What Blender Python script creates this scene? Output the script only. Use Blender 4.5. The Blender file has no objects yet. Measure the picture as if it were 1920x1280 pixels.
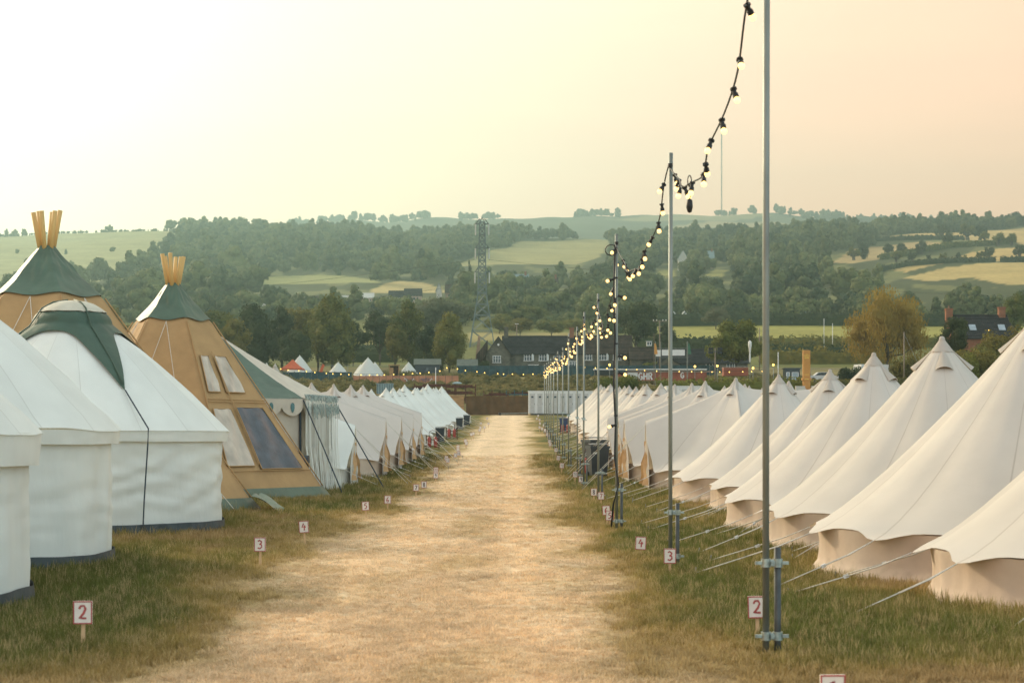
import bpy, math, random
import numpy as np
from mathutils import Vector, Matrix, noise as mnoise
R = math.radians
random.seed(7); rng = np.random.default_rng(7)
scene = bpy.context.scene
C = scene.collection

# ------------------------------------------------------------------ camera, sky, sun, exposure
F, HZ, EYE = 3500.0, 822.0, 1.55          # focal length in photo pixels, horizon row, eye height
cam_data = bpy.data.cameras.new('camera')
cam = bpy.data.objects.new('camera', cam_data); C.objects.link(cam)
cam.location = (0, 0, EYE); cam.rotation_euler = (R(90), 0, 0)
cam_data.sensor_width = 36; cam_data.lens = F/1920*36
cam_data.shift_y = (HZ-640)/1920
cam_data.clip_start = 0.1; cam_data.clip_end = 20000
cam_data.dof.use_dof = True; cam_data.dof.focus_distance = 48; cam_data.dof.aperture_fstop = 5.0
scene.camera = cam

SUN_AZ, SUN_EL = R(-43), R(24)            # azimuth from the view direction (left is negative)
SD = Vector((math.sin(SUN_AZ)*math.cos(SUN_EL), math.cos(SUN_AZ)*math.cos(SUN_EL), math.sin(SUN_EL)))
world = bpy.data.worlds.new('World'); scene.world = world; world.use_nodes = True
wn, wl = world.node_tree.nodes, world.node_tree.links
wn.clear()
wout = wn.new('ShaderNodeOutputWorld')
sky = wn.new('ShaderNodeTexSky'); sky.sky_type = 'NISHITA'; sky.sun_disc = False
sky.sun_elevation = SUN_EL; sky.sun_rotation = SUN_AZ
sky.air_density = 1.0; sky.dust_density = 2.5; sky.ozone_density = 1.0
bg1 = wn.new('ShaderNodeBackground'); bg1.inputs[1].default_value = 0.05
wl.new(sky.outputs[0], bg1.inputs[0])
# a thin even cloud veil: brightest round the sun, peach to the side, pale blue away from it
tc = wn.new('ShaderNodeTexCoord')
dot = wn.new('ShaderNodeVectorMath'); dot.operation = 'DOT_PRODUCT'; dot.inputs[1].default_value = SD
wl.new(tc.outputs['Generated'], dot.inputs[0])
mp = wn.new('ShaderNodeMapRange'); mp.inputs[1].default_value = -1; mp.inputs[2].default_value = 1
wl.new(dot.outputs['Value'], mp.inputs[0])
ramp = wn.new('ShaderNodeValToRGB'); ramp.color_ramp.interpolation = 'EASE'
def ramp_set(r, stops):
    e = r.color_ramp.elements
    while len(e) > 1: e.remove(e[-1])
    e[0].position = stops[0][0]; e[0].color = (*stops[0][1], 1)
    for p, c in stops[1:]:
        x = e.new(p); x.color = (*c, 1)
ramp_set(ramp, [(0.0, (.62,.78,.84)), (0.3, (.65,.74,.77)), (0.54, (.70,.52,.36)), (0.71, (1.12,.47,.17)), (0.80, (1.22,.56,.24)), (0.888, (1.10,.72,.385)), (0.935, (1.02,.82,.50)), (1.0, (1.05,.94,.66))])
wl.new(mp.outputs[0], ramp.inputs[0])
sep = wn.new('ShaderNodeSeparateXYZ'); wl.new(tc.outputs['Generated'], sep.inputs[0])
zr = wn.new('ShaderNodeMapRange'); zr.inputs[1].default_value = 0.22; zr.inputs[2].default_value = 0.9
wl.new(sep.outputs[2], zr.inputs[0])
zmix = wn.new('ShaderNodeMixRGB'); zmix.inputs[2].default_value = (.50,.53,.50,1)
wl.new(zr.outputs[0], zmix.inputs[0]); wl.new(ramp.outputs[0], zmix.inputs[1])
cn = wn.new('ShaderNodeTexNoise'); cn.inputs['Scale'].default_value = 3.0; cn.inputs['Detail'].default_value = 5
cm = wn.new('ShaderNodeMapping'); cm.inputs['Scale'].default_value = (1.0, 1.0, 7.0); cm.inputs['Rotation'].default_value = (R(5), R(-4), 0)
wl.new(tc.outputs['Generated'], cm.inputs[0]); wl.new(cm.outputs[0], cn.inputs['Vector'])
cr = wn.new('ShaderNodeMapRange'); cr.inputs[1].default_value = .35; cr.inputs[2].default_value = .75; cr.inputs[3].default_value = 0.89; cr.inputs[4].default_value = 1.08
wl.new(cn.outputs[0], cr.inputs[0])
cmul = wn.new('ShaderNodeMixRGB'); cmul.blend_type = 'MULTIPLY'; cmul.inputs[0].default_value = 1
wl.new(zmix.outputs[0], cmul.inputs[1]); wl.new(cr.outputs[0], cmul.inputs[2])
bg2 = wn.new('ShaderNodeBackground'); bg2.inputs[1].default_value = 1.0
wl.new(cmul.outputs[0], bg2.inputs[0])
addw = wn.new('ShaderNodeAddShader')
wl.new(bg1.outputs[0], addw.inputs[0]); wl.new(bg2.outputs[0], addw.inputs[1]); wl.new(addw.outputs[0], wout.inputs['Surface'])

sun_data = bpy.data.lights.new('sun', 'SUN'); sun_data.energy = 2.6; sun_data.angle = R(5); sun_data.color = (1.0, .80, .55)
sun = bpy.data.objects.new('sun', sun_data); C.objects.link(sun)
sun.rotation_euler = SD.to_track_quat('Z', 'Y').to_euler(); sun.location = SD*200
vs = scene.view_settings; vs.view_transform = 'Standard'; vs.look = 'None'; vs.gamma = 1; vs.use_curve_mapping = False
vs.exposure = 0.66
cy = scene.cycles
cy.max_bounces = 6; cy.diffuse_bounces = 3; cy.glossy_bounces = 2; cy.transmission_bounces = 3; cy.transparent_max_bounces = 6; cy.volume_bounces = 0
cy.use_denoising = True; cy.sample_clamp_indirect = 4
cy.caustics_reflective = False; cy.caustics_refractive = False

# ------------------------------------------------------------------ the lie of the land
def field_z(Y):
    return .029*10*math.log(1+math.exp(min(40, (Y-52)/10)))
COLS = [-1500, -600, 0, 350, 600, 780, 930, 1060, 1250, 1450, 1600, 1750, 1920, 2500, 3400]
ROWS = [
 (195, [775.4]*15), (210, [753]*15), (230, [738]*15), (262, [722]*15), (320, [698]*15), (345, [688]*15), (400, [668]*15), (450, [650]*15), (560, [612]*15),
 (700, [588,588,590,590,588,587,587,586,588,588,586,582,580,576,576]),
 (850, [565,565,566,565,562,562,560,558,560,558,552,545,542,535,535]),
 (1050,[528,528,528,522,528,532,530,532,524,512,502,497,494,480,480]),
 (1300,[488,488,488,485,492,500,495,500,490,474,467,464,458,440,440]),
 (1600,[457,457,456,450,457,467,462,465,464,453,446,442,437,425,425]),
 (1900,[444,444,441,435,441,450,444,446,457,448,437,431,420,405,405]),
 (2300,[470,470,466,460,464,470,466,470,476,470,462,458,450,440,440]),
 (2900,[468,468,464,455,450,448,446,444,442,442,448,452,456,456,456]),
 (3600,[450,450,446,436,418,412,411,407,403,402,412,420,430,440,440]),
 (4300,[462,462,458,450,436,430,428,426,420,420,430,436,444,452,452])]
RD = [r[0] for r in ROWS]
def _interp(keys, vals, x):
    if x <= keys[0]: return vals[0]
    if x >= keys[-1]: return vals[-1]
    for i in range(len(keys)-1):
        if x <= keys[i+1]:
            t = (x-keys[i])/(keys[i+1]-keys[i]); t = t*t*(3-2*t)*.6+t*.4
            return vals[i]+(vals[i+1]-vals[i])*t
def row_y(px, d):
    d = min(max(d, RD[0]), RD[-1])
    for i in range(len(RD)-1):
        if d <= RD[i+1]:
            t = (math.log(d)-math.log(RD[i]))/(math.log(RD[i+1])-math.log(RD[i]))
            a = _interp(COLS, ROWS[i][1], px); b = _interp(COLS, ROWS[i+1][1], px)
            return a+(b-a)*t
    return _interp(COLS, ROWS[-1][1], px)
def land_z(X, Y):
    if Y <= 195: return field_z(Y)
    px = 960+F*X/Y
    y = row_y(px, Y)
    z = EYE+(HZ-y)/F*Y
    if Y > 230:
        k = min(1, (Y-230)/300)
        z += k*(Y/700)*1.6*mnoise.noise(Vector((X/90, Y/120, 3.1)))
    return z
def gp(px, py):                              # the point of the field seen at a photo pixel
    lo, hi = 3.0, 195.0
    for _ in range(50):
        m = (lo+hi)/2
        if HZ-F*(field_z(m)-EYE)/m > py: lo = m
        else: hi = m
    return Vector(((px-960)/F*lo, lo, field_z(lo)))
def far(px, d, up=0):                        # a point of the land at a bearing and a distance
    X = (px-960)/F*d
    return Vector((X, d, land_z(X, d)+up))
def farxy(px, y, lo=200, hi=1890):
    for _ in range(40):
        m = (lo+hi)/2
        if row_y(px, m) > y: lo = m
        else: hi = m
    return lo

# ------------------------------------------------------------------ helpers
class MB:
    def __init__(s): s.v = []; s.f = []; s.m = []; s.uv = None
    def add(s, vs, fs, m=0):
        o = len(s.v); s.v.extend([tuple(v) for v in vs]); s.f.extend([tuple(i+o for i in f) for f in fs]); s.m.extend([m]*len(fs)); return s
    def box(s, c, d, rz=0, m=0, mat=None):
        x, y, z = d[0]/2, d[1]/2, d[2]/2
        vs = [Vector((a*x, b*y, e*z)) for e in (-1, 1) for b in (-1, 1) for a in (-1, 1)]
        M = mat if mat is not None else Matrix.Rotation(rz, 3, 'Z')
        vs = [M @ v+Vector(c) for v in vs]
        return s.add(vs, [(0,2,3,1), (4,5,7,6), (0,1,5,4), (2,6,7,3), (0,4,6,2), (1,3,7,5)], m)
    def tube(s, pts, r, n=6, m=0, caps=True, r1=None):
        pts = [Vector(p) for p in pts]; N = len(pts); vs = []
        for i, p in enumerate(pts):
            t = (pts[min(i+1, N-1)]-pts[max(i-1, 0)]).normalized()
            u = t.cross(Vector((0, 0, 1)))
            if u.length < .05: u = t.cross(Vector((1, 0, 0)))
            u.normalize(); w = t.cross(u)
            rr = r if r1 is None else r+(r1-r)*i/(N-1)
            for k in range(n):
                a = 2*math.pi*k/n; vs.append(p+u*(rr*math.cos(a))+w*(rr*math.sin(a)))
        fs = [(i*n+k, i*n+(k+1) % n, (i+1)*n+(k+1) % n, (i+1)*n+k) for i in range(N-1) for k in range(n)]
        if caps: fs += [tuple(range(n))[::-1], tuple((N-1)*n+k for k in range(n))]
        return s.add(vs, fs, m)
    def lathe(s, prof, n=16, m=0, c=(0, 0, 0), close=False):
        vs = [(c[0]+r*math.cos(2*math.pi*k/n), c[1]+r*math.sin(2*math.pi*k/n), c[2]+z) for r, z in prof for k in range(n)]
        fs = [(i*n+k, i*n+(k+1) % n, (i+1)*n+(k+1) % n, (i+1)*n+k) for i in range(len(prof)-1) for k in range(n)]
        if close: fs += [tuple(range(n))[::-1], tuple((len(prof)-1)*n+k for k in range(n))]
        return s.add(vs, fs, m)
    def grid(s, fn, nu, nv, closed=False, uvf=None, m=0):
        vs = []; uv = []
        for j in range(nv+1):
            for i in range(nu if closed else nu+1):
                vs.append(fn(i/nu, j/nv))
                if uvf: uv.append(uvf(i/nu, j/nv))
        w = nu if closed else nu+1
        fs = [(j*w+i, j*w+(i+1) % w, (j+1)*w+(i+1) % w, (j+1)*w+i) for j in range(nv) for i in range(nu)]
        s.add(vs, fs, m)
        return s
    def poly(s, pts, m=0): return s.add(pts, [tuple(range(len(pts)))], m)
    def prism(s, pts, vec, m=0):                # a flat outline given thickness along vec
        n = len(pts); vec = Vector(vec); a = [Vector(p) for p in pts]; b = [p+vec for p in a]
        return s.add(a+b, [tuple(range(n))[::-1], tuple(range(n, 2*n))]+[(i, (i+1) % n, n+(i+1) % n, n+i) for i in range(n)], m)
    def mesh(s, name, mats, smooth=False):
        me = bpy.data.meshes.new(name); me.from_pydata(s.v, [], s.f)
        for mt in (mats if isinstance(mats, (list, tuple)) else [mats]): me.materials.append(mt)
        if any(s.m): me.polygons.foreach_set('material_index', s.m)
        if smooth: me.polygons.foreach_set('use_smooth', [True]*len(s.f))
        me.update(); return me
    def build(s, name, mats, parent=None, smooth=False, loc=None):
        return link(name, s.mesh(name, mats, smooth), parent, loc)
def link(name, me, parent=None, loc=None):
    o = bpy.data.objects.new(name, me); C.objects.link(o)
    if parent is not None: o.parent = parent
    if loc is not None: o.location = loc
    return o
def tag(o, label=None, cat=None, group=None, kind=None):
    if label: o['label'] = label
    if cat: o['category'] = cat
    if group: o['group'] = group
    if kind: o['kind'] = kind
    return o
def thing(name, label, cat, loc=(0, 0, 0), rz=0, group=None):
    o = bpy.data.objects.new(name, None); C.objects.link(o); o.empty_display_size = .2
    o.location = loc; o.rotation_euler = (0, 0, rz)
    return tag(o, label, cat, group)
KIDS = {}
def dup(root, loc, rz=0, label=None, sc=1, group=None):
    if root.name not in KIDS: KIDS[root.name] = [(c, [g for g in bpy.data.objects if g.parent is c]) for c in bpy.data.objects if c.parent is root]
    r = root.copy(); C.objects.link(r); r.location = loc; r.rotation_euler = (0, 0, rz); r.scale = (sc, sc, sc) if not isinstance(sc, tuple) else sc
    if label: r['label'] = label
    if group: r['group'] = group
    for c, gs in KIDS[root.name]:
        k = c.copy(); C.objects.link(k); k.parent = r
        for g in gs:
            q = g.copy(); C.objects.link(q); q.parent = k
    return r
def nz(x, y=0., z=0.): return mnoise.noise(Vector((x, y, z)))

# ------------------------------------------------------------------ materials
def nodes_of(name):
    m = bpy.data.materials.new(name); m.use_nodes = True
    n, l = m.node_tree.nodes, m.node_tree.links
    return m, n, l, n['Principled BSDF'], n['Material Output']
def pmat(name, col, rough=.8, var=.12, scale=6, bump=0, bscale=None, metal=0, spec=.3, rnd=0, transl=0, tcol=None, seam=0, stretch=None, detail=4, dirt=0):
    m, n, l, p, out = nodes_of(name)
    p.inputs['Roughness'].default_value = rough; p.inputs['Metallic'].default_value = metal; p.inputs['Specular IOR Level'].default_value = spec
    t = n.new('ShaderNodeTexCoord'); no = n.new('ShaderNodeTexNoise'); no.inputs['Scale'].default_value = scale; no.inputs['Detail'].default_value = detail
    src = t.outputs['Object']
    if stretch:
        mp = n.new('ShaderNodeMapping'); mp.inputs['Scale'].default_value = stretch; l.new(src, mp.inputs[0]); src = mp.outputs[0]
    l.new(src, no.inputs['Vector'])
    mr = n.new('ShaderNodeMapRange'); mr.inputs[1].default_value = .3; mr.inputs[2].default_value = .7; mr.inputs[3].default_value = 1-var; mr.inputs[4].default_value = 1+var
    l.new(no.outputs[0], mr.inputs[0])
    mul = n.new('ShaderNodeMixRGB'); mul.blend_type = 'MULTIPLY'; mul.inputs[0].default_value = 1; mul.inputs[1].default_value = (*col, 1)
    l.new(mr.outputs[0], mul.inputs[2]); c = mul.outputs[0]
    if rnd:
        oi = n.new('ShaderNodeObjectInfo'); r2 = n.new('ShaderNodeMapRange'); r2.inputs[3].default_value = 1-rnd; r2.inputs[4].default_value = 1+rnd
        l.new(oi.outputs['Random'], r2.inputs[0]); mu = n.new('ShaderNodeMixRGB'); mu.blend_type = 'MULTIPLY'; mu.inputs[0].default_value = 1
        l.new(c, mu.inputs[1]); l.new(r2.outputs[0], mu.inputs[2]); c = mu.outputs[0]
    if seam:                                   # stitched seams between panels, from the panel count in the UV map
        uv = n.new('ShaderNodeUVMap'); sx = n.new('ShaderNodeSeparateXYZ'); l.new(uv.outputs[0], sx.inputs[0])
        fr = n.new('ShaderNodeMath'); fr.operation = 'PINGPONG'; fr.inputs[1].default_value = .5; l.new(sx.outputs[0], fr.inputs[0])
        lt = n.new('ShaderNodeMath'); lt.operation = 'LESS_THAN'; lt.inputs[1].default_value = .011; l.new(fr.outputs[0], lt.inputs[0])
        sm = n.new('ShaderNodeMixRGB'); sm.inputs[2].default_value = (col[0]*.72, col[1]*.70, col[2]*.68, 1)
        fm = n.new('ShaderNodeMath'); fm.operation = 'MULTIPLY'; fm.inputs[1].default_value = seam; l.new(lt.outputs[0], fm.inputs[0])
        l.new(fm.outputs[0], sm.inputs[0]); l.new(c, sm.inputs[1]); c = sm.outputs[0]
    if dirt:                                   # mud splashes along the foot of a wall
        sz = n.new('ShaderNodeSeparateXYZ'); l.new(t.outputs['Object'], sz.inputs[0]); dn = n.new('ShaderNodeTexNoise'); dn.inputs['Scale'].default_value = 7; dn.inputs['Detail'].default_value = 8; l.new(t.outputs['Object'], dn.inputs['Vector'])
        ma = n.new('ShaderNodeMath'); ma.operation = 'MULTIPLY_ADD'; ma.inputs[1].default_value = -2.4; ma.inputs[2].default_value = .28; l.new(sz.outputs[2], ma.inputs[0])
        mb = n.new('ShaderNodeMath'); mb.operation = 'ADD'; l.new(ma.outputs[0], mb.inputs[0]); l.new(dn.outputs[0], mb.inputs[1])
        mc = n.new('ShaderNodeMapRange'); mc.inputs[1].default_value = .45; mc.inputs[2].default_value = .85; mc.inputs[4].default_value = dirt; l.new(mb.outputs[0], mc.inputs[0])
        md = n.new('ShaderNodeMixRGB'); md.inputs[2].default_value = (.26,.20,.11,1); l.new(mc.outputs[0], md.inputs[0]); l.new(c, md.inputs[1]); c = md.outputs[0]
    if seam:                                   # each panel of cloth a slightly different bleach
        uf = n.new('ShaderNodeMath'); uf.operation = 'FLOOR'; l.new(sx.outputs[0], uf.inputs[0]); wnz = n.new('ShaderNodeTexWhiteNoise'); wnz.noise_dimensions = '1D'; l.new(uf.outputs[0], wnz.inputs['W'])
        pr = n.new('ShaderNodeMapRange'); pr.inputs[3].default_value = .965; pr.inputs[4].default_value = 1.03; l.new(wnz.outputs['Value'], pr.inputs[0]); pm = n.new('ShaderNodeMixRGB'); pm.blend_type = 'MULTIPLY'; pm.inputs[0].default_value = 1; l.new(c, pm.inputs[1]); l.new(pr.outputs[0], pm.inputs[2]); c = pm.outputs[0]
    l.new(c, p.inputs['Base Color'])
    if bump:
        b2 = n.new('ShaderNodeTexNoise'); b2.inputs['Scale'].default_value = bscale or scale*3; b2.inputs['Detail'].default_value = 5
        l.new(src, b2.inputs['Vector']); bp = n.new('ShaderNodeBump'); bp.inputs['Strength'].default_value = 1; bp.inputs['Distance'].default_value = bump
        l.new(b2.outputs[0], bp.inputs['Height']); l.new(bp.outputs[0], p.inputs['Normal'])
    if transl:
        tb = n.new('ShaderNodeBsdfTranslucent'); ms = n.new('ShaderNodeMixShader'); ms.inputs[0].default_value = transl
        if tcol: tb.inputs[0].default_value = (*tcol, 1)
        else: l.new(c, tb.inputs[0])
        l.new(p.outputs[0], ms.inputs[1]); l.new(tb.outputs[0], ms.inputs[2]); l.new(ms.outputs[0], out.inputs['Surface'])
    return m
def leaf_mat(name, col, col2, transl=.3, attr=False):
    m, n, l, p, out = nodes_of(name)
    p.inputs['Roughness'].default_value = .75; p.inputs['Specular IOR Level'].default_value = .2
    g = n.new('ShaderNodeNewGeometry'); no = n.new('ShaderNodeTexNoise'); no.inputs['Scale'].default_value = .55; no.inputs['Detail'].default_value = 3
    l.new(g.outputs['Position'], no.inputs['Vector'])
    mx = n.new('ShaderNodeMixRGB'); mx.inputs[1].default_value = (*col, 1); mx.inputs[2].default_value = (*col2, 1)
    mr = n.new('ShaderNodeMapRange'); mr.inputs[1].default_value = .3; mr.inputs[2].default_value = .7; l.new(no.outputs[0], mr.inputs[0])
    if attr:
        a = n.new('ShaderNodeAttribute'); a.attribute_type = 'INSTANCER'; a.attribute_name = 'tint'
        ad = n.new('ShaderNodeMath'); ad.operation = 'MULTIPLY_ADD'; ad.inputs[1].default_value = .45; l.new(mr.outputs[0], ad.inputs[0])
        a3 = n.new('ShaderNodeMath'); a3.operation = 'MULTIPLY'; a3.inputs[1].default_value = .75; l.new(a.outputs['Fac'], a3.inputs[0]); l.new(a3.outputs[0], ad.inputs[2])
        l.new(ad.outputs[0], mx.inputs[0])
    else:
        oi = n.new('ShaderNodeObjectInfo'); ad = n.new('ShaderNodeMath'); ad.operation = 'MULTIPLY_ADD'; ad.inputs[1].default_value = .7
        o2 = n.new('ShaderNodeMath'); o2.operation = 'MULTIPLY'; o2.inputs[1].default_value = .4; l.new(oi.outputs['Random'], o2.inputs[0])
        l.new(mr.outputs[0], ad.inputs[0]); l.new(o2.outputs[0], ad.inputs[2]); l.new(ad.outputs[0], mx.inputs[0])
    l.new(mx.outputs[0], p.inputs['Base Color'])
    tb = n.new('ShaderNodeBsdfTranslucent'); l.new(mx.outputs[0], tb.inputs[0]); ms = n.new('ShaderNodeMixShader'); ms.inputs[0].default_value = transl
    l.new(p.outputs[0], ms.inputs[1]); l.new(tb.outputs[0], ms.inputs[2]); l.new(ms.outputs[0], out.inputs['Surface'])
    return m
def emat(name, col, s):
    m, n, l, p, out = nodes_of(name)
    p.inputs['Base Color'].default_value = (*col, 1); p.inputs['Emission Color'].default_value = (*col, 1); p.inputs['Emission Strength'].default_value = s
    try: m.cycles.emission_sampling = 'NONE'
    except Exception: pass
    return m
def brickmat(name, c1, c2, mortar, bw, bh, ms=.015, var=.25, rough=.9, wall=True):
    m, n, l, p, out = nodes_of(name); p.inputs['Roughness'].default_value = rough; p.inputs['Specular IOR Level'].default_value = .15
    t = n.new('ShaderNodeTexCoord'); mp = n.new('ShaderNodeMapping'); l.new(t.outputs['Object'], mp.inputs[0])
    if wall: mp.inputs['Rotation'].default_value = (R(-90), 0, 0)
    b = n.new('ShaderNodeTexBrick'); b.inputs['Color1'].default_value = (*c1, 1); b.inputs['Color2'].default_value = (*c2, 1); b.inputs['Mortar'].default_value = (*mortar, 1)
    b.inputs['Scale'].default_value = 1; b.inputs['Brick Width'].default_value = bw; b.inputs['Row Height'].default_value = bh; b.inputs['Mortar Size'].default_value = ms
    l.new(mp.outputs[0], b.inputs['Vector'])
    no = n.new('ShaderNodeTexNoise'); no.inputs['Scale'].default_value = .9; no.inputs['Detail'].default_value = 6; l.new(t.outputs['Object'], no.inputs['Vector'])
    mr = n.new('ShaderNodeMapRange'); mr.inputs[1].default_value = .3; mr.inputs[2].default_value = .7; mr.inputs[3].default_value = 1-var; mr.inputs[4].default_value = 1+var; l.new(no.outputs[0], mr.inputs[0])
    mu = n.new('ShaderNodeMixRGB'); mu.blend_type = 'MULTIPLY'; mu.inputs[0].default_value = 1; l.new(b.outputs[0], mu.inputs[1]); l.new(mr.outputs[0], mu.inputs[2])
    l.new(mu.outputs[0], p.inputs['Base Color'])
    return m
M = {}
M['canvas_cream'] = pmat('canvas_cream', (.65,.605,.545), .85, .045, 1.6, .009, 2.6, spec=.2, rnd=.035, transl=.16, tcol=(.80,.62,.42), seam=.75)
M['canvas_white'] = pmat('canvas_white', (.80,.82,.77), .85, .05, 1.6, .013, 2.6, spec=.2, rnd=.03, transl=.16, tcol=(.75,.70,.55), seam=.6)
M['canvas_wall'] = pmat('canvas_wall', (.80,.82,.77), .85, .06, 2.0, .026, 3.4, spec=.2, transl=.14, tcol=(.75,.70,.55), stretch=(1, 1, .35), dirt=.45)
M['skirt_sand'] = pmat('skirt_sand', (.66,.525,.41), .75, .08, 3, .006, 7, spec=.3, transl=.15, dirt=.55)
M['skirt_white'] = pmat('skirt_white', (.66,.63,.56), .8, .08, 3, .006, 7, spec=.2, transl=.12, dirt=.5)
M['flap_tan'] = pmat('flap_tan', (.58,.36,.18), .8, .1, 5, .004, 9, transl=.2)
M['tipi_tan'] = pmat('tipi_tan', (.46,.29,.135), .75, .10, 2.2, .012, 4.5, spec=.25, transl=.10)
M['tipi_green'] = pmat('tipi_green', (.075,.125,.085), .48, .14, 2.5, .015, 5, spec=.45)
M['cover_green'] = pmat('cover_green', (.055,.098,.070), .6, .14, 3, .008, 6, spec=.35)
M['cover_cream'] = pmat('cover_cream', (.55,.52,.42), .7, .1, 3, .012, 8)
M['ground_sheet'] = pmat('ground_sheet', (.05,.065,.07), .55, .3, 5, .01, 9, spec=.4)
M['window_film'] = pmat('window_film', (.05,.07,.09), .22, .35, 3.5, .01, 5, spec=.6)
M['window_film_pale'] = pmat('window_film_pale', (.48,.42,.34), .3, .3, 3, .015, 5, spec=.5, stretch=(1, 1, .4))
M['pole_wood'] = pmat('pole_wood', (.62,.40,.15), .6, .14, 6, .002, 20, stretch=(1, 1, .15))
M['pav_green'] = pmat('pav_green', (.085,.135,.10), .55, .12, 2.5, .02, 4, spec=.4)
M['pav_cream'] = pmat('pav_cream', (.62,.56,.46), .8, .08, 3, .01, 6, transl=.1)
M['motif_teal'] = pmat('motif_teal', (.10,.20,.20), .8, .3, 20)
M['fringe_grey'] = pmat('fringe_grey', (.28,.33,.30), .9, .4, 12)
M['galv'] = pmat('galv', (.24,.26,.235), .5, .22, 9, .001, 40, metal=.55, spec=.5, stretch=(1, 1, .25))
M['galv_dark'] = pmat('galv_dark', (.085,.095,.095), .55, .3, 9, .001, 40, metal=.5, spec=.5)
M['clamp'] = pmat('clamp', (.36,.42,.40), .4, .3, 30, metal=.8)
M['black_rubber'] = pmat('black_rubber', (.014,.015,.016), .5, .3, 20, spec=.4)
M['bulb'] = emat('bulb', (1.0, .60, .19), 1.9)
M['bulb_amber'] = emat('bulb_amber', (1.0, .62, .13), 2.2)
M['rope'] = pmat('rope', (.62,.58,.50), .9, .2, 40)
M['rope_dark'] = pmat('rope_dark', (.04,.055,.07), .8, .2, 30)
M['slider'] = pmat('slider', (.7,.7,.68), .5, .1, 10)
M['peg'] = pmat('peg', (.25,.25,.24), .4, .2, 10, metal=.8)
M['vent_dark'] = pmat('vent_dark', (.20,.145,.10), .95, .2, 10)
M['board_white'] = pmat('board_white', (.76,.70,.63), .6, .06, 12)
M['red_paint'] = pmat('red_paint', (.40,.085,.075), .6, .22, 25)
M['ink_dark'] = pmat('ink_dark', (.10,.05,.07), .6, .2, 20)
M['stake_wood'] = pmat('stake_wood', (.58,.39,.22), .7, .2, 8, stretch=(4, 4, .6))
M['bin_dark'] = pmat('bin_dark', (.022,.032,.042), .45, .2, 6, spec=.5)
M['bin_blue'] = pmat('bin_blue', (.03,.06,.14), .45, .2, 6, spec=.5)
M['ext_red'] = pmat('ext_red', (.33,.045,.03), .35, .2, 9, spec=.5)
M['white_paint'] = pmat('white_paint', (.74,.73,.70), .55, .05, 2, spec=.35)
M['door_grey'] = pmat('door_grey', (.50,.485,.455), .5, .05, 2)
M['dark_blue'] = pmat('dark_blue', (.03,.05,.07), .5, .2, 5)
M['hessian'] = pmat('hessian', (.115,.07,.036), .95, .25, 1.3, .03, 8, transl=.05)
M['timber'] = pmat('timber', (.42,.25,.12), .8, .25, 1.5, .004, 8, stretch=(1, 1, 6))
M['rust'] = pmat('rust', (.10,.035,.025), .8, .4, 4)
M['steel_blue'] = pmat('steel_blue', (.05,.10,.12), .6, .3, 4)
M['shed_roof'] = pmat('shed_roof', (.13,.145,.12), .8, .15, 2)
M['ibc'] = pmat('ibc', (.24,.32,.33), .6, .15, 2)
M['netting'] = pmat('netting', (.035,.075,.085), .9, .35, 1.2, .02, 6)
M['hoarding'] = pmat('hoarding', (.46,.21,.12), .8, .22, .9, .004, 6)
M['graffiti'] = pmat('graffiti', (.23,.16,.20), .8, .4, 3)
M['sign_orange'] = pmat('sign_orange', (.55,.26,.065), .6, .06, 2)
M['sign_yellow'] = pmat('sign_yellow', (.85,.62,.12), .6, .06, 2)
M['banner_red'] = pmat('banner_red', (.31,.095,.055), .7, .2, 1.2)
M['gazebo_red'] = pmat('gazebo_red', (.50,.10,.04), .7, .12, 2)
M['stone'] = brickmat('stone', (.10,.095,.075), (.165,.15,.115), (.085,.08,.065), .42, .17, .02, .35)
M['roof_slate'] = brickmat('roof_slate', (.030,.034,.037), (.055,.052,.050), (.018,.018,.018), .30, .26, .03, .35, .8, False)
M['roof_tile'] = brickmat('roof_tile', (.055,.043,.035), (.095,.065,.045), (.025,.022,.02), .30, .26, .03, .4, .85, False)
M['brick'] = brickmat('brick', (.26,.085,.04), (.33,.12,.06), (.20,.16,.12), .24, .085, .012, .25)
M['brick_pale'] = brickmat('brick_pale', (.33,.20,.13), (.40,.26,.17), (.3,.24,.18), .24, .085, .012, .2)
M['glass'] = pmat('glass', (.03,.04,.045), .1, .2, 2, spec=.6)
M['skylight'] = pmat('skylight', (.30,.36,.40), .12, .2, 2, spec=.7)
M['render_white'] = pmat('render_white', (.62,.59,.53), .8, .08, .8)
M['render_pink'] = pmat('render_pink', (.50,.36,.28), .8, .08, .8)
M['bark'] = pmat('bark', (.085,.065,.045), .95, .3, 5, .03, 9, stretch=(1, 1, .3))
M['timber_pole'] = pmat('timber_pole', (.24,.19,.14), .85, .2, 5, stretch=(1, 1, .2))
M['pylon_steel'] = pmat('pylon_steel', (.15,.19,.185), .6, .15, 2, metal=.2)
M['car_dark'] = pmat('car_dark', (.025,.032,.037), .25, .1, 2, spec=.6)
M['car_white'] = pmat('car_white', (.70,.69,.66), .3, .05, 2, spec=.5)
M['flag_green'] = pmat('flag_green', (.06,.16,.10), .8, .2, 2)
M['flag_orange'] = pmat('flag_orange', (.62,.30,.08), .8, .2, 2)
M['leaf_dark'] = leaf_mat('leaf_dark', (.022,.042,.020), (.075,.09,.028))
M['leaf_mid'] = leaf_mat('leaf_mid', (.055,.085,.022), (.24,.21,.045))
M['leaf_gold'] = leaf_mat('leaf_gold', (.15,.115,.018), (.36,.25,.05), .35)
M['leaf_green'] = leaf_mat('leaf_green', (.065,.095,.018), (.21,.20,.035))
M['leaf_grey'] = leaf_mat('leaf_grey', (.10,.115,.06), (.17,.16,.085))
M['leaf_wood'] = leaf_mat('leaf_wood', (.018,.048,.028), (.20,.215,.075), .25, True)
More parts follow.
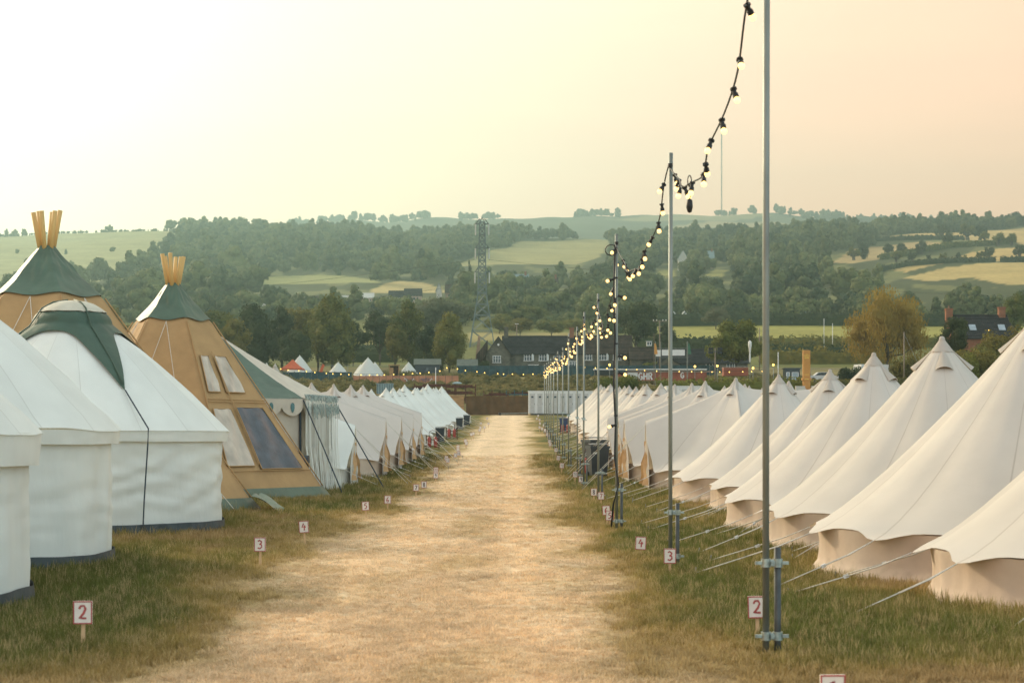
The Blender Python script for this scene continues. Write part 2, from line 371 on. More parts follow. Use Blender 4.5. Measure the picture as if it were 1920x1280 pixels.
M['leaf_scrub'] = leaf_mat('leaf_scrub', (.055,.068,.018), (.30,.235,.085), .3, True)
M['leaf_olive'] = leaf_mat('leaf_olive', (.065,.075,.017), (.25,.195,.038))

# ------------------------------------------------------------------ field, path, grass
def sst(a, b, x):
    t = min(1, max(0, (x-a)/(b-a))); return t*t*(3-2*t)
STRAW, OLIVE, GREEN = np.array((.73,.55,.355)), np.array((.35,.255,.085)), np.array((.125,.138,.034))
def greenness(X, Y):
    c = -.35*sst(60, 190, Y)*0
    l, r = -2.45+.45*sst(70, 190, Y), .85+.65*sst(60, 180, Y)
    d = max(l-X, X-r)+.7*nz(X*.5, Y*.2, 1.)+.5*nz(X*1.5, Y*.8, 5.)+.3*nz(X*4, Y*2.2, 7.)
    g = sst(-.65, 1.35, d)
    p = .62+.55*nz(X*.33, Y*.16, 9.)+.30*nz(X*1.1, Y*.5, 2.)
    if Y < 15: g *= .25+.75*sst(11.0, 13.0, Y+.6*nz(X*.6, 3.3))
    return max(0, min(1, g*min(1.15, p+.25))), d
def ground_col(X, Y):
    g, d = greenness(X, Y)
    if g < .45: c = STRAW+(OLIVE-STRAW)*(g/.45)
    else: c = OLIVE+(GREEN-OLIVE)*((g-.45)/.55)
    if d > .2 and g < .6: c = c+(np.array((.36,.25,.12))-c)*min(.7, (d-.2)*.5)
    s = 1+.10*nz(X*2.3, Y*1.1, 11.)+.10*nz(X*.35, Y*.8, 17.)
    b = nz(X*1.25, Y*.55, 23.)                # worn darker scuffs in the straw
    if b > .25 and g < .5: s *= 1-.55*(b-.25)
    tr = math.exp(-((X+1.75)/.42)**2)+math.exp(-((X-.15)/.42)**2)        # two worn wheel tracks
    s *= 1+(.10*tr-.07)*(1-g)
    if g < .4:
        k_ = nz(X*.9+4, Y*.35, 31.)
        if k_ > .12: c = c+(OLIVE*1.1-c)*min(.28, (k_-.12)*1.1)*(1-.7*min(1, tr))
    return c*s*(1-.38*g*sst(40, 75, Y))  # far green darkened in the colour, standing in for the tufts' self-shadow
xs = [-320, -160, -80, -45, -28]+list(np.linspace(-20, 20, 190))+[28, 45, 80, 160, 320]
ys = [-60, -25, -5, 4, 8]+list(np.linspace(10, 62, 230))+list(np.linspace(63.5, 197, 90))
gv = []; gc = []
for y in ys:
    zy = field_z(y)
    for x in xs:
        near = y < 70 and abs(x) < 21
        z = zy+(.018*nz(x*.8, y*.8)+.012*nz(x*2.7, y*2.7, 4.) if near else 0)-(0 if y > 12 else .0)
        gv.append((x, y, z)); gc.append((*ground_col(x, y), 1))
W = len(xs)
gf = [(j*W+i, j*W+i+1, (j+1)*W+i+1, (j+1)*W+i) for j in range(len(ys)-1) for i in range(W-1)]
me = bpy.data.meshes.new('field'); me.from_pydata(gv, [], gf)
ca = me.color_attributes.new('Col', 'FLOAT_COLOR', 'POINT'); ca.data.foreach_set('color', np.array(gc, 'f').ravel())
me.polygons.foreach_set('use_smooth', [True]*len(gf))
def attr_mat(name, fine=55, amount=.35, bump=.02, rough=.95):
    m, n, l, p, out = nodes_of(name); p.inputs['Roughness'].default_value = rough; p.inputs['Specular IOR Level'].default_value = .1
    a = n.new('ShaderNodeAttribute'); a.attribute_name = 'Col'
    g = n.new('ShaderNodeNewGeometry'); no = n.new('ShaderNodeTexNoise'); no.inputs['Scale'].default_value = fine; no.inputs['Detail'].default_value = 3
    mp = n.new('ShaderNodeMapping'); mp.inputs['Scale'].default_value = (1, .6, 1); l.new(g.outputs['Position'], mp.inputs[0]); l.new(mp.outputs[0], no.inputs['Vector'])
    no2 = n.new('ShaderNodeTexNoise'); no2.inputs['Scale'].default_value = fine/6; no2.inputs['Detail'].default_value = 5; l.new(mp.outputs[0], no2.inputs['Vector'])
    av = n.new('ShaderNodeMath'); av.operation = 'ADD'; l.new(no.outputs[0], av.inputs[0]); l.new(no2.outputs[0], av.inputs[1])
    mr = n.new('ShaderNodeMapRange'); mr.inputs[1].default_value = .65; mr.inputs[2].default_value = 1.35; mr.inputs[3].default_value = 1-amount; mr.inputs[4].default_value = 1+amount
    l.new(av.outputs[0], mr.inputs[0]); mu = n.new('ShaderNodeMixRGB'); mu.blend_type = 'MULTIPLY'; mu.inputs[0].default_value = 1
    l.new(a.outputs['Color'], mu.inputs[1]); l.new(mr.outputs[0], mu.inputs[2]); l.new(mu.outputs[0], p.inputs['Base Color'])
    if bump:
        b = n.new('ShaderNodeBump'); b.inputs['Distance'].default_value = bump; l.new(av.outputs[0], b.inputs['Height']); l.new(b.outputs[0], p.inputs['Normal'])
    return m
M['field'] = attr_mat('field_grass', 60, .42, .02); M['land'] = attr_mat('land', .35, .22, 0)
me.materials.append(M['field']); tag(link('field', me), kind='structure')

def scatter(name, pts, coll, attrs, kind='stuff'):
    me = bpy.data.meshes.new(name); me.from_pydata(pts, [], [])
    for k, (ty, arr) in attrs.items():
        a = me.attributes.new(k, ty, 'POINT')
        a.data.foreach_set({'FLOAT':'value', 'INT':'value', 'FLOAT_VECTOR':'vector', 'FLOAT_COLOR':'color'}[ty], np.ascontiguousarray(arr).ravel())
    o = link(name, me); o['kind'] = kind
    ng = bpy.data.node_groups.new(name, 'GeometryNodeTree')
    ng.interface.new_socket('Geometry', in_out='INPUT', socket_type='NodeSocketGeometry'); ng.interface.new_socket('Geometry', in_out='OUTPUT', socket_type='NodeSocketGeometry')
    n, l = ng.nodes, ng.links
    gi = n.new('NodeGroupInput'); go = n.new('NodeGroupOutput'); ip = n.new('GeometryNodeInstanceOnPoints'); ci = n.new('GeometryNodeCollectionInfo')
    ci.inputs['Collection'].default_value = coll; ci.inputs['Separate Children'].default_value = True; ci.inputs['Reset Children'].default_value = True
    def na(nm, ty):
        x = n.new('GeometryNodeInputNamedAttribute'); x.data_type = ty; x.inputs['Name'].default_value = nm; return [s for s in x.outputs if s.enabled and s.name == 'Attribute'][0]
    l.new(gi.outputs[0], ip.inputs['Points']); l.new(ci.outputs[0], ip.inputs['Instance']); ip.inputs['Pick Instance'].default_value = True
    l.new(na('pick', 'INT'), ip.inputs['Instance Index']); l.new(na('rot', 'FLOAT_VECTOR'), ip.inputs['Rotation']); l.new(na('scl', 'FLOAT_VECTOR'), ip.inputs['Scale'])
    l.new(ip.outputs[0], go.inputs[0])
    md = o.modifiers.new('scatter', 'NODES'); md.node_group = ng
    return o
def subcoll(name):
    c = bpy.data.collections.new(name); C.children.link(c); return c
def move_to(o, coll):
    for c in list(o.users_collection): c.objects.unlink(o)
    coll.objects.link(o)
# blades of grass
m, n, l, p, out = nodes_of('grass_blade'); p.inputs['Roughness'].default_value = .7; p.inputs['Specular IOR Level'].default_value = .2
a = n.new('ShaderNodeAttribute'); a.attribute_type = 'INSTANCER'; a.attribute_name = 'tcol'; l.new(a.outputs['Color'], p.inputs['Base Color'])
tb = n.new('ShaderNodeBsdfTranslucent'); l.new(a.outputs['Color'], tb.inputs[0]); ms = n.new('ShaderNodeMixShader'); ms.inputs[0].default_value = .35
l.new(p.outputs[0], ms.inputs[1]); l.new(tb.outputs[0], ms.inputs[2]); l.new(ms.outputs[0], out.inputs['Surface']); M['blade'] = m
tufts = subcoll('grass_tufts')
for k in range(4):
    b = MB()
    for i in range(15):
        x, y = rng.normal(0, .42, 2); a0 = rng.uniform(0, 6.28); h = rng.uniform(.45, 1.05); ln = rng.uniform(.1, .75)*(1.0 if k < 3 else 1.7); w = rng.uniform(.028, .05)
        dx, dy = math.cos(a0), math.sin(a0); sx, sy = -dy*w, dx*w; h *= 1 if k < 3 else .55
        q = [(x-sx, y-sy, -.05), (x+sx, y+sy, -.05), (x+dx*ln*.3-sx*.8, y+dy*ln*.3-sy*.8, h*.6), (x+dx*ln*.3+sx*.8, y+dy*ln*.3+sy*.8, h*.6), (x+dx*ln, y+dy*ln, h)]
        b.add(q, [(0,1,3,2), (2,3,4)])
    o = b.build('grass_tuft', M['blade'], None, False, (-4.2-.5*k, 13.0, .02)); o['kind'] = 'stuff'; o.scale = (.08, .08, .09); move_to(o, tufts)
N = 95000
u = rng.uniform(0, 1, N); a1, a2 = 10.6**.1, 80**.1
Y = (a1+(a2-a1)*u)**10; X = rng.uniform(-.30, .30, N)*Y
pt = []; sc = []; col = []; rot = []; pk = []
for x, y in zip(X.tolist(), Y.tolist()):
    g, d = greenness(x, y); c = ground_col(x, y)*random.uniform(.75, 1.3)
    if g > .35 and random.random() < .27: c = c*.4+(OLIVE*.6+STRAW*.4)*.6*random.uniform(.8, 1.4)
    near = max(1, y/18)
    if g < .3: h = random.uniform(.018, .045); w = random.uniform(.05, .10); c = c*1.04
    else: h = (.035+.065*g)*random.uniform(.6, 1.4); w = random.uniform(.05, .10)
    if d > 2.2: h *= 1.25 if d < 3.2 else 1.7
    pt.append((x, y, field_z(y))); sc.append((w*near**.5, w*near**.5, h*near**.25)); col.append((*c, 1)); rot.append((random.uniform(-.25, .25), random.uniform(-.25, .25), random.uniform(0, 6.28))); pk.append(3 if g < .3 and random.random() < .7 else random.randrange(3))
scatter('grass', pt, tufts, dict(scl=('FLOAT_VECTOR', np.array(sc, 'f')), rot=('FLOAT_VECTOR', np.array(rot, 'f')), tcol=('FLOAT_COLOR', np.array(col, 'f')), pick=('INT', np.array(pk, 'i'))))

# ------------------------------------------------------------------ the land beyond: bank, meadows, hills
FIELDS = {   # outlines in photo pixels of the mown or cropped ground among the woods
 'pasture': ((.30,.29,.13), [(-900,446),(0,439),(200,434),(352,432),(335,455),(300,482),(240,507),(180,532),(0,556),(-900,560)]),
 'strip': ((.27,.27,.10), [(440,530),(520,515),(600,511),(690,524),(715,534),(560,534)]),
 'mound': ((.42,.33,.14), [(690,546),(745,529),(800,534),(850,548),(700,550)]),
 'wedge': ((.32,.29,.12), [(845,499),(915,472),(985,452),(1145,449),(1138,463),(1125,482),(1080,500),(960,498)]),
 'upper': ((.50,.36,.15), [(1622,452),(1645,445),(1800,437),(1920,424),(2600,405),(2600,462),(1920,458),(1840,449),(1790,447)]),
 'brown': ((.40,.29,.13), [(1556,494),(1600,469),(1630,460),(1720,455),(1800,457),(1765,468),(1665,473),(1645,487),(1600,497)]),
 'middle': ((.48,.34,.13), [(1650,504),(1730,491),(1830,474),(1920,463),(2600,450),(2600,470),(1920,483),(1860,488),(1760,498),(1700,509)]),
 'lower': ((.46,.34,.13), [(1690,518),(1760,505),(1870,494),(1920,489),(2600,478),(2600,530),(1920,532),(1880,530),(1820,516),(1740,524)]),
 'meadow': ((.27,.25,.065), [(1225,613),(1350,611),(1600,608),(1800,612),(2600,610),(2600,640),(1600,641),(1240,645)]),
 'meadow_left': ((.28,.25,.08), [(655,622),(725,620),(725,652),(655,656)]),
 'orchard': ((.30,.25,.10), [(880,640),(1140,638),(1140,621),(880,624)]),
 'patch': ((.30,.28,.09), [(1218,519),(1240,508),(1265,509),(1262,520)]),
 'patch_b': ((.30,.28,.09), [(1322,516),(1345,505),(1362,508),(1358,520)]),
 'far_a': ((.30,.27,.13), [(1130,412),(1250,404),(1420,401),(1450,407),(1300,414)]),
 'far_b': ((.40,.31,.15), [(1240,424),(1330,419),(1470,417),(1480,421),(1330,426),(1290,430)])}
def inside(poly, x, y):
    c = False; j = len(poly)-1
    for i in range(len(poly)):
        xi, yi = poly[i]; xj, yj = poly[j]
        if (yi > y) != (yj > y) and x < (xj-xi)*(y-yi)/(yj-yi)+xi: c = not c
        j = i
    return c
def field_at(px, y, d):
    for k, (c, po) in FIELDS.items():
        if k.startswith('far_') != (d > 2500): continue
        if inside(po, px, y): return k
    return None
pxs = np.concatenate([np.linspace(-1500, -120, 30), np.linspace(-110, 2030, 260), np.linspace(2080, 3400, 30)])
ds = np.concatenate([np.linspace(195, 345, 34), np.linspace(352, 700, 40), np.linspace(712, 1900, 110), np.linspace(1940, 2900, 18), np.linspace(2950, 4300, 50)])
tv = []; tcol = []
for d in ds.tolist():
    for px in pxs.tolist():
        X = (px-960)/F*d; z = land_z(X, d)-(.06 if d < 198 else 0)
        y = row_y(px, d); k = field_at(px, y, d)
        if k: c = np.array(FIELDS[k][0])*(1+.12*nz(X/60, d/25, 6.))
        elif d < 345: c = np.array((.20,.165,.065))*(1+.5*nz(X/14, d/14, 2.))
        elif d < 640: c = np.array((.12,.125,.035))*(1+.3*nz(X/30, d/30, 2.))
        elif d < 2500: c = np.array((.15,.15,.055)) if nz(px/55, d/60, 4.) < -.2 else np.array((.06,.07,.026))
        else: c = np.array((.085,.10,.05))*(1+.35*nz(X/150, d/100, 2.))
        tv.append((X, d, z)); tcol.append((*c, 1))
W = len(pxs)
tf = [(j*W+i, j*W+i+1, (j+1)*W+i+1, (j+1)*W+i) for j in range(len(ds)-1) for i in range(W-1)]
me = bpy.data.meshes.new('hills'); me.from_pydata(tv, [], tf)
ca = me.color_attributes.new('Col', 'FLOAT_COLOR', 'POINT'); ca.data.foreach_set('color', np.array(tcol, 'f').ravel())
me.polygons.foreach_set('use_smooth', [True]*len(tf)); me.materials.append(M['land'])
tag(link('hills', me), kind='structure')

# ------------------------------------------------------------------ trees
ICO = None
def ico():
    global ICO
    if ICO is None:
        import bmesh
        bm = bmesh.new(); bmesh.ops.create_icosphere(bm, subdivisions=2, radius=1)
        ICO = (np.array([v.co[:] for v in bm.verts]), [[v.index for v in f.verts] for f in bm.faces]); bm.free()
    return ICO
def foliage(lobes, n, ls, seed, core=.74, droop=0., flat=.5, inner=.30):
    r = np.random.default_rng(seed); L = np.array(lobes, float)
    w = (L[:, 3]*L[:, 4]*L[:, 5])**(2/3); pick = r.choice(len(L), n, p=w/w.sum())
    d = r.normal(size=(n, 3)); d /= np.linalg.norm(d, axis=1)[:, None]
    rad = r.uniform(inner, 1.06, n)**.5
    P = L[pick, :3]+d*L[pick, 3:6]*rad[:, None]
    if droop:
        k = np.abs(d[:, 2] < .3); P[k, 2] -= droop*r.uniform(0, 1, k.sum())
    nn = d+r.normal(0, flat, (n, 3)); nn /= np.linalg.norm(nn, axis=1)[:, None]
    t = np.cross(nn, r.normal(size=(n, 3))); t /= np.linalg.norm(t, axis=1)[:, None]+1e-9; b = np.cross(nn, t)
    s = ls*r.uniform(.55, 1.25, n)[:, None]
    if droop: t = t*.5+np.array((0, 0, -1.)); b *= .55
    V = np.stack([P-t*s, P+b*s*.7, P+t*s, P-b*s*.7], 1).reshape(-1, 3)
    Fq = np.arange(n*4).reshape(-1, 4).tolist(); V = V.tolist()
    if core:
        iv, iff = ico()
        for q in L:
            o = len(V); nzv = np.array([nz(*(v*1.7+q[:3])) for v in iv])
            V += (q[:3]+iv*q[3:6]*core*(1+.28*nzv)[:, None]).tolist(); Fq += [[i+o for i in f] for f in iff]
    return V, Fq
def lobes_oak(r, w, h, z0, n=11):
    out = [(0, 0, z0+h*.45, w*.30, w*.30, h*.36)]
    for i in range(n):
        a = r.uniform(0, 6.28); e = r.uniform(-.3, 1.0); rr = w*.5*math.sqrt(max(0, 1-max(0, e)**2))*r.uniform(.55, .78); s = w*r.uniform(.14, .22)
        out.append((rr*math.cos(a), rr*math.sin(a), z0+h*.42+h*.42*e, s, s, s*r.uniform(.75, 1.0)*min(1.2, h/w+.2)))
    return out
def lobes_tall(r, w, h, z0, n=15):
    out = []
    for i in range(n):
        t = (i+.5)/n; prof = math.sin(math.pi*min(1, .18+t*.82))**.8; a = i*2.4+r.uniform(-.4, .4); rr = w*.5*prof*r.uniform(.25, .68); s = w*r.uniform(.16, .25)*(.6+.5*prof)
        out.append((rr*math.cos(a), rr*math.sin(a), z0+h*(.06+.86*t), s, s, s*1.1))
    return out
def tree_meshes(kind, w, h, seed, leaves, ls, mat, trunk=True):
    r = np.random.default_rng(seed)
    z0 = h*{'oak': .16, 'tall': .14, 'willow': .14, 'shrub': .0, 'poplar': .03, 'orchard': .22, 'feather': .12}[kind]
    ch = h-z0
    if kind in ('oak', 'orchard', 'willow'): lob = lobes_oak(r, w*(.95 if kind != 'willow' else .90), ch, z0, 22 if kind == 'willow' else 15 if leaves > 1500 else 10)
    elif kind in ('tall', 'feather'): lob = lobes_tall(r, w, ch, z0, 18 if leaves > 1500 else 10)
    elif kind == 'poplar': lob = [(r.normal(0, .04)*w, r.normal(0, .04)*w, z0+ch*(i+.5)/8, w*.42*math.sin(math.pi*(.2+.75*(i+.5)/8)), w*.42*math.sin(math.pi*(.2+.75*(i+.5)/8)), ch*.1) for i in range(8)]
    else: lob = [(r.uniform(-.33, .33)*w, r.uniform(-.33, .33)*w, h*r.uniform(.22, .62), w*r.uniform(.16, .27), w*r.uniform(.16, .27), h*r.uniform(.22, .36)) for i in range(9)]
    V, Fq = foliage(lob, leaves, ls, seed, .45 if kind in ('feather', 'willow') else .60, droop={'willow': h*.16}.get(kind, 0))
    cm_ = bpy.data.meshes.new('crown'); cm_.from_pydata(V, [], Fq); cm_.materials.append(mat)
    if not trunk: return cm_, None
    b = MB(); tr = max(.12, h*.022)
    b.tube([(0, 0, -.3), (tr*.3, 0, z0*.6), (0, tr*.4, z0+ch*.3), (0, 0, z0+ch*.62)], tr*1.25, 7, r1=tr*.35)
    for q in lob[1:8]:
        b.tube([(0, 0, z0*.85+.2*ch*r.uniform(0, 1)), (q[0]*.5, q[1]*.5, (q[2]+z0)*.52), (q[0], q[1], q[2])], tr*.5, 5, r1=tr*.12)
    return cm_, b.mesh('trunk', M['bark'], True)
def tree(kind, px, ytop, ybase, w_px, d, mat, label, seed, leaves=2600, name='tree', cat='tree', group=None, trunk=True, ls=None):
    base = far(px, d); s = d/F; base.z = land_z(base.x, d)
    h = EYE+(HZ-ytop)/F*d-base.z; w = w_px*s
    cm_, tm = tree_meshes(kind, w, h, seed, leaves, ls or max(.15, min(w, h)*.026), mat, trunk)
    t = thing(name, label, cat, base, 0, group)
    link('crown', cm_, t)
    if tm: link('trunk', tm, t)
    return t
TREES = [
 ('oak', 205, 572, 0, 92, 330, 'leaf_olive', 'olive bushy tree seen between the two tan tipis', 11),
 ('oak', 408, 583, 0, 104, 335, 'leaf_mid', 'round mid green tree just right of the small tipi poles'),
 ('tall', 472, 574, 0, 112, 318, 'leaf_dark', 'broad dark tree above the green roof of the marquee'),
 ('tall', 528, 572, 0, 74, 326, 'leaf_dark', 'dark narrow tree left of the tall sunlit tree, behind the red gazebo'),
 ('oak', 566, 566, 0, 96, 345, 'leaf_olive', 'olive tree with a rounded top behind the red gazebo'),
 ('tall', 622, 554, 0, 118, 315, 'leaf_mid', 'tallest sunlit tree with a bare leaning trunk above the white tents'),
 ('oak', 552, 618, 0, 74, 306, 'leaf_dark', 'low dark tree beside the red gazebo'),
 ('oak', 662, 596, 0, 56, 350, 'leaf_dark', 'dark tree hanging over the gap of meadow, right of the tall sunlit tree'),
 ('oak', 712, 572, 0, 78, 352, 'leaf_dark', 'round very dark tree on the right of the meadow gap'),
 ('feather', 768, 562, 0, 88, 330, 'leaf_mid', 'feathery tree with upright branches left of the pale willow'),
 ('oak', 826, 560, 0, 148, 480, 'leaf_grey', 'wide pale topped willow just left of the pylon'),
 ('tall', 842, 584, 0, 82, 312, 'leaf_mid', 'drooping dark green tree left of the stone cottage'),
 ('shrub', 800, 640, 0, 70, 316, 'leaf_dark', 'dark bushy undergrowth below the drooping tree, left of the stone cottage'),
 ('oak', 1192, 562, 0, 96, 410, 'leaf_dark', 'large dark spreading tree behind the right end of the stone cottage roof'),
 ('oak', 1380, 595, 0, 108, 300, 'leaf_green', 'round sunlit green tree in front of the low slate roofed barn'),
 ('willow', 1664, 541, 0, 186, 285, 'leaf_gold', 'huge golden weeping willow on the right'),
 ('oak', 1342, 574, 0, 54, 540, 'leaf_grey', 'pale grey green willow above the round green tree'),
 ('oak', 936, 588, 0, 74, 520, 'leaf_mid', 'left orchard tree behind the stone cottage, beside the pylon'),
 ('oak', 990, 574, 0, 92, 560, 'leaf_mid', 'highest orchard tree behind the stone cottage'),
 ('oak', 975, 596, 0, 66, 500, 'leaf_olive', 'round front orchard tree above the cottage ridge, near its left chimney'),
 ('oak', 1034, 600, 0, 72, 500, 'leaf_mid', 'middle orchard tree over the cottage roof'),
 ('oak', 1078, 596, 0, 76, 515, 'leaf_mid', 'orchard tree above the red brick chimney of the cottage'),
 ('poplar', 881, 488, 0, 15, 800, 'leaf_dark', 'slim dark cypress standing just left of the pylon'),
 ('shrub', 1153, 693, 0, 90, 222, 'leaf_green', 'big rounded dark green bush behind the white toilet cabins'),
 ('shrub', 1600, 684, 0, 62, 262, 'leaf_dark', 'dark rounded bush left of the willow trunk by the field gate'),
 ('shrub', 1752, 640, 0, 66, 236, 'leaf_dark', 'dark glossy bush left of the second nearest tent peak'),
 ('oak', 1792, 584, 0, 74, 250, 'leaf_dark', 'ivy covered dark tree in front of the left red chimney'),
 ('shrub', 1846, 607, 0, 100, 238, 'leaf_olive', 'brown green thicket in front of the dark roofed house'),
 ('shrub', 1908, 605, 0, 90, 240, 'leaf_olive', 'brown green thicket at the right edge of the photo'),
 ('shrub', 1700, 662, 0, 60, 240, 'leaf_olive', 'olive bush below the telegraph pole'),
 ('shrub', 1800, 648, 0, 90, 226, 'leaf_green', 'green bush just behind the second nearest tent peak'),
 ('shrub', 1875, 680, 0, 84, 226, 'leaf_olive', 'low golden edged bush between the two nearest tent peaks'),
 ('oak', 1905, 545, 0, 70, 420, 'leaf_green', 'round green tree beyond the right red chimney at the right edge'),
 ('oak', 1248, 603, 0, 44, 420, 'leaf_dark', 'thin dark tree beside the white sign frame'),
 ('shrub', 893, 668, 0, 52, 318, 'leaf_dark', 'dark shrub with a few pink flowers against the cottage gable'),
 ('shrub', 1222, 676, 0, 40, 318, 'leaf_green', 'small green shrub beside the arched porch of the barn'),
 ('oak', 440, 592, 0, 70, 306, 'leaf_olive', 'olive tree in front of the broad dark tree, above the green marquee roof'),
 ('oak', 384, 612, 0, 60, 300, 'leaf_dark', 'dark low tree touching the right slope of the smaller tipi'),
 ('oak', 596, 590, 0, 70, 322, 'leaf_mid', 'sunlit tree filling the gap left of the tallest tree trunk'),
 ('oak', 740, 612, 0, 60, 320, 'leaf_olive', 'olive tree at the foot of the feathery tree'),
 ('oak', 806, 606, 0, 70, 322, 'leaf_dark', 'dark tree between the feathery tree and the drooping tree'),
 ('shrub', 1872, 628, 0, 84, 232, 'leaf_mid', 'green thicket below the dark roof and its right skylight'),
 ('shrub', 1822, 640, 0, 84, 230, 'leaf_olive', 'olive thicket below the left skylight of the dark roofed house'),
 ('shrub', 1884, 612, 0, 96, 243, 'leaf_olive', 'brown green thicket right below the right skylight of the dark roofed house'),
 ('shrub', 1856, 630, 0, 70, 245, 'leaf_dark', 'dark ivy mound between the two skylights of the dark roofed house'),
 ('shrub', 506, 678, 0, 34, 290, 'leaf_green', 'small light green sapling right of the marquee roof'),
]
for i, t in enumerate(TREES):
    shrub = t[0] == 'shrub'
    tree(t[0], t[1], t[2], t[3], t[4], t[5], M[t[6]], t[7], 100+i, 13000 if t[0] == 'willow' else 6500 if t[4] > 80 else 3800, {'willow': 'willow_tree', 'poplar': 'cypress_tree', 'shrub': 'bush'}.get(t[0], 'broadleaf_tree'), 'bush' if shrub else 'tree', None, not shrub, ls=.24 if t[0] == 'willow' else None)

# source trees of the distant woods: real trees standing in the wood
models = subcoll('woodland_trees')
for k in range(6):
    r = np.random.default_rng(300+k)
    lob = lobes_oak(r, 1.0, .86, .06, 7) if k < 4 else lobes_tall(r, .75, .92, .06, 8)
    V, Fq = foliage(lob, 820, .046, 300+k, .80, 0., .30, .6)
    me = bpy.data.meshes.new('woodland_tree'); me.from_pydata(V, [], Fq); me.materials.append(M['leaf_wood'])
    o = link('woodland_tree', me, None, far(-300-40*k, 900)); o.scale = (11, 11, 10); o['kind'] = 'stuff'; move_to(o, models)
pt = []; sc = []; rot = []; pk = []; ti = []
def plant(px, d, s, tint, vz=1.0):
    X = (px-960)/F*d; z = land_z(X, d)
    pt.append((X, d, z-.4)); sc.append((s, s, s*vz)); rot.append((0, 0, random.uniform(0, 6.28))); pk.append(random.randrange(6)); ti.append(tint)
def wood(n, d0, d1, smin, smax, keep=1.0, x0=-300, x1=2250, sparse=()):
    for _ in range(n):
        d = math.sqrt(random.uniform(d0*d0, d1*d1)); px = random.uniform(x0, x1); y = row_y(px, d)
        k = field_at(px, y, d)
        if k:
            if not (k == 'pasture' and y > 470 and random.random() < .035): continue
            if random.random() > keep: continue
            plant(px, d, random.uniform(3, 7), random.uniform(.1, .9)); continue
        if random.random() > keep: continue
        c = nz(px/55, d/60, 4.)
        if c < (-.2 if d < 1300 else -.28): continue
        s = random.uniform(smin, smax)*(1+.25*c); hp = s*F/d
        if any(field_at(px+q*hp, y-t*hp, d) not in (None, 'pasture') for t in (.2, .4, .6, .8, .95) for q in (-.3, 0, .3)):
            if d > 640: continue
        plant(px, d, s, min(1, max(0, .45+.45*nz(px/70, d/120, 8.)+random.uniform(-.42, .45))), random.uniform(.85, 1.15))
wood(3600, 700, 1905, 10, 18)
wood(2600, 1250, 1905, 10, 16)
wood(420, 590, 700, 7, 12, .9)
wood(260, 480, 600, 5, 9, .55, -300, 1230)
wood(110, 585, 640, 6, 10, .9, 1230, 2200)
for px0, px1, n, d in ((540, 800, 70, 3600), (860, 890, 8, 3590), (905, 935, 12, 3590), (1075, 1130, 26, 3600), (1130, 1160, 5, 3590), (1320, 1420, 14, 3600), (1455, 1490, 9, 3600), (1500, 1780, 80, 3600), (1500, 2000, 100, 3500)):
    for i in range(n): plant(random.uniform(px0, px1), d+random.uniform(-60, 60), random.uniform(9, 20), random.uniform(.2, .8))
for px, y in ((322, 420), (340, 422), (205, 430), (12, 427), (28, 428), (45, 429), (-10, 428)): plant(px, 1880, 14 if px > 300 or px < 0 else 9, .5)
for i in range(260): plant(random.uniform(-300, 350), 1893, random.uniform(2.2, 4.2), random.uniform(.2, .6))
scatter('woodland', pt, models, dict(scl=('FLOAT_VECTOR', np.array(sc, 'f')), rot=('FLOAT_VECTOR', np.array(rot, 'f')), tint=('FLOAT', np.array(ti, 'f')), pick=('INT', np.array(pk, 'i'))))

# trees standing on their own in the golden fields and on the skyline at the right
oakm = [tree_meshes(k, 1, 1, 500+i, 700, .05, M[mm]) for i, (k, mm) in enumerate((('oak', 'leaf_dark'), ('oak', 'leaf_mid'), ('tall', 'leaf_dark'), ('orchard', 'leaf_mid')))]
LONE = [(1767,446,30,0,'lone round tree on its own in the upper golden field'),(1813,450,34,1,'spreading tree above the copse in the upper golden field'),(1838,449,30,0,'dark tree on the right of a pair in the upper golden field'),(1846,456,22,3,'thin pale tree left in the row under the upper golden field'),(1872,460,26,1,'pale tree in the middle of the row under the upper golden field'),(1897,460,24,3,'pale tree at the right of the row under the upper golden field'),
 (1618,485,30,2,'dark tree on the left edge of the brown field'),(1600,488,26,1,'lighter tree beside the dark one on the left edge of the brown field'),(1665,478,24,0,'tree in the hedge below the brown field, left end'),(1690,477,24,0,'tree in the hedge below the brown field'),(1728,476,26,2,'tall tree in the hedge below the brown field'),(1778,468,30,2,'tall dark tree where the hedges meet below the upper golden field'),
 (1680,494,22,1,'small round tree at the left of the middle golden field'),(1711,494,20,0,'small round tree on a stem in the middle golden field'),(1741,492,14,0,'low clipped bush in the middle golden field'),(1769,490,19,1,'small round tree right of the clipped bush in the golden field'),(1797,488,17,2,'small dark tree near the long clipped hedge'),(1809,487,13,3,'tiny bare looking tree near the long clipped hedge'),(1838,484,19,1,'small pale tree before the right end of the clipped hedge'),(1855,484,26,0,'larger dark tree at the right end of the clipped hedge'),(1912,482,28,0,'dark tree at the right edge above the lower golden field'),
 (1690,430,22,2,'skyline tree left of the hedge top on the right hill'),(1710,432,20,0,'second skyline tree on the right hill'),(1735,430,22,0,'third skyline tree on the right hill'),(1750,430,18,1,'skyline tree with gaps on the right hill'),(1785,428,24,2,'tall skyline tree right of centre on the right hill'),(1812,426,18,0,'low skyline tree on the right hill'),(1858,420,16,0,'bushy skyline tree left of the highest clump at right'),(1905,416,28,0,'highest skyline clump at the right edge')]
for px, y, hp, v, lab in LONE:
    d = farxy(px, y, 700, 1885); s = d/F
    t = thing('hillside_tree', lab, 'tree', far(px, d, -.2), random.uniform(0, 6), 'trees on the golden hillside')
    c = link('crown', oakm[v][0], t); k = link('trunk', oakm[v][1], t); w = hp*s*random.uniform(.9, 1.15)
    for q in (c, k): q.scale = (w, w, hp*s)
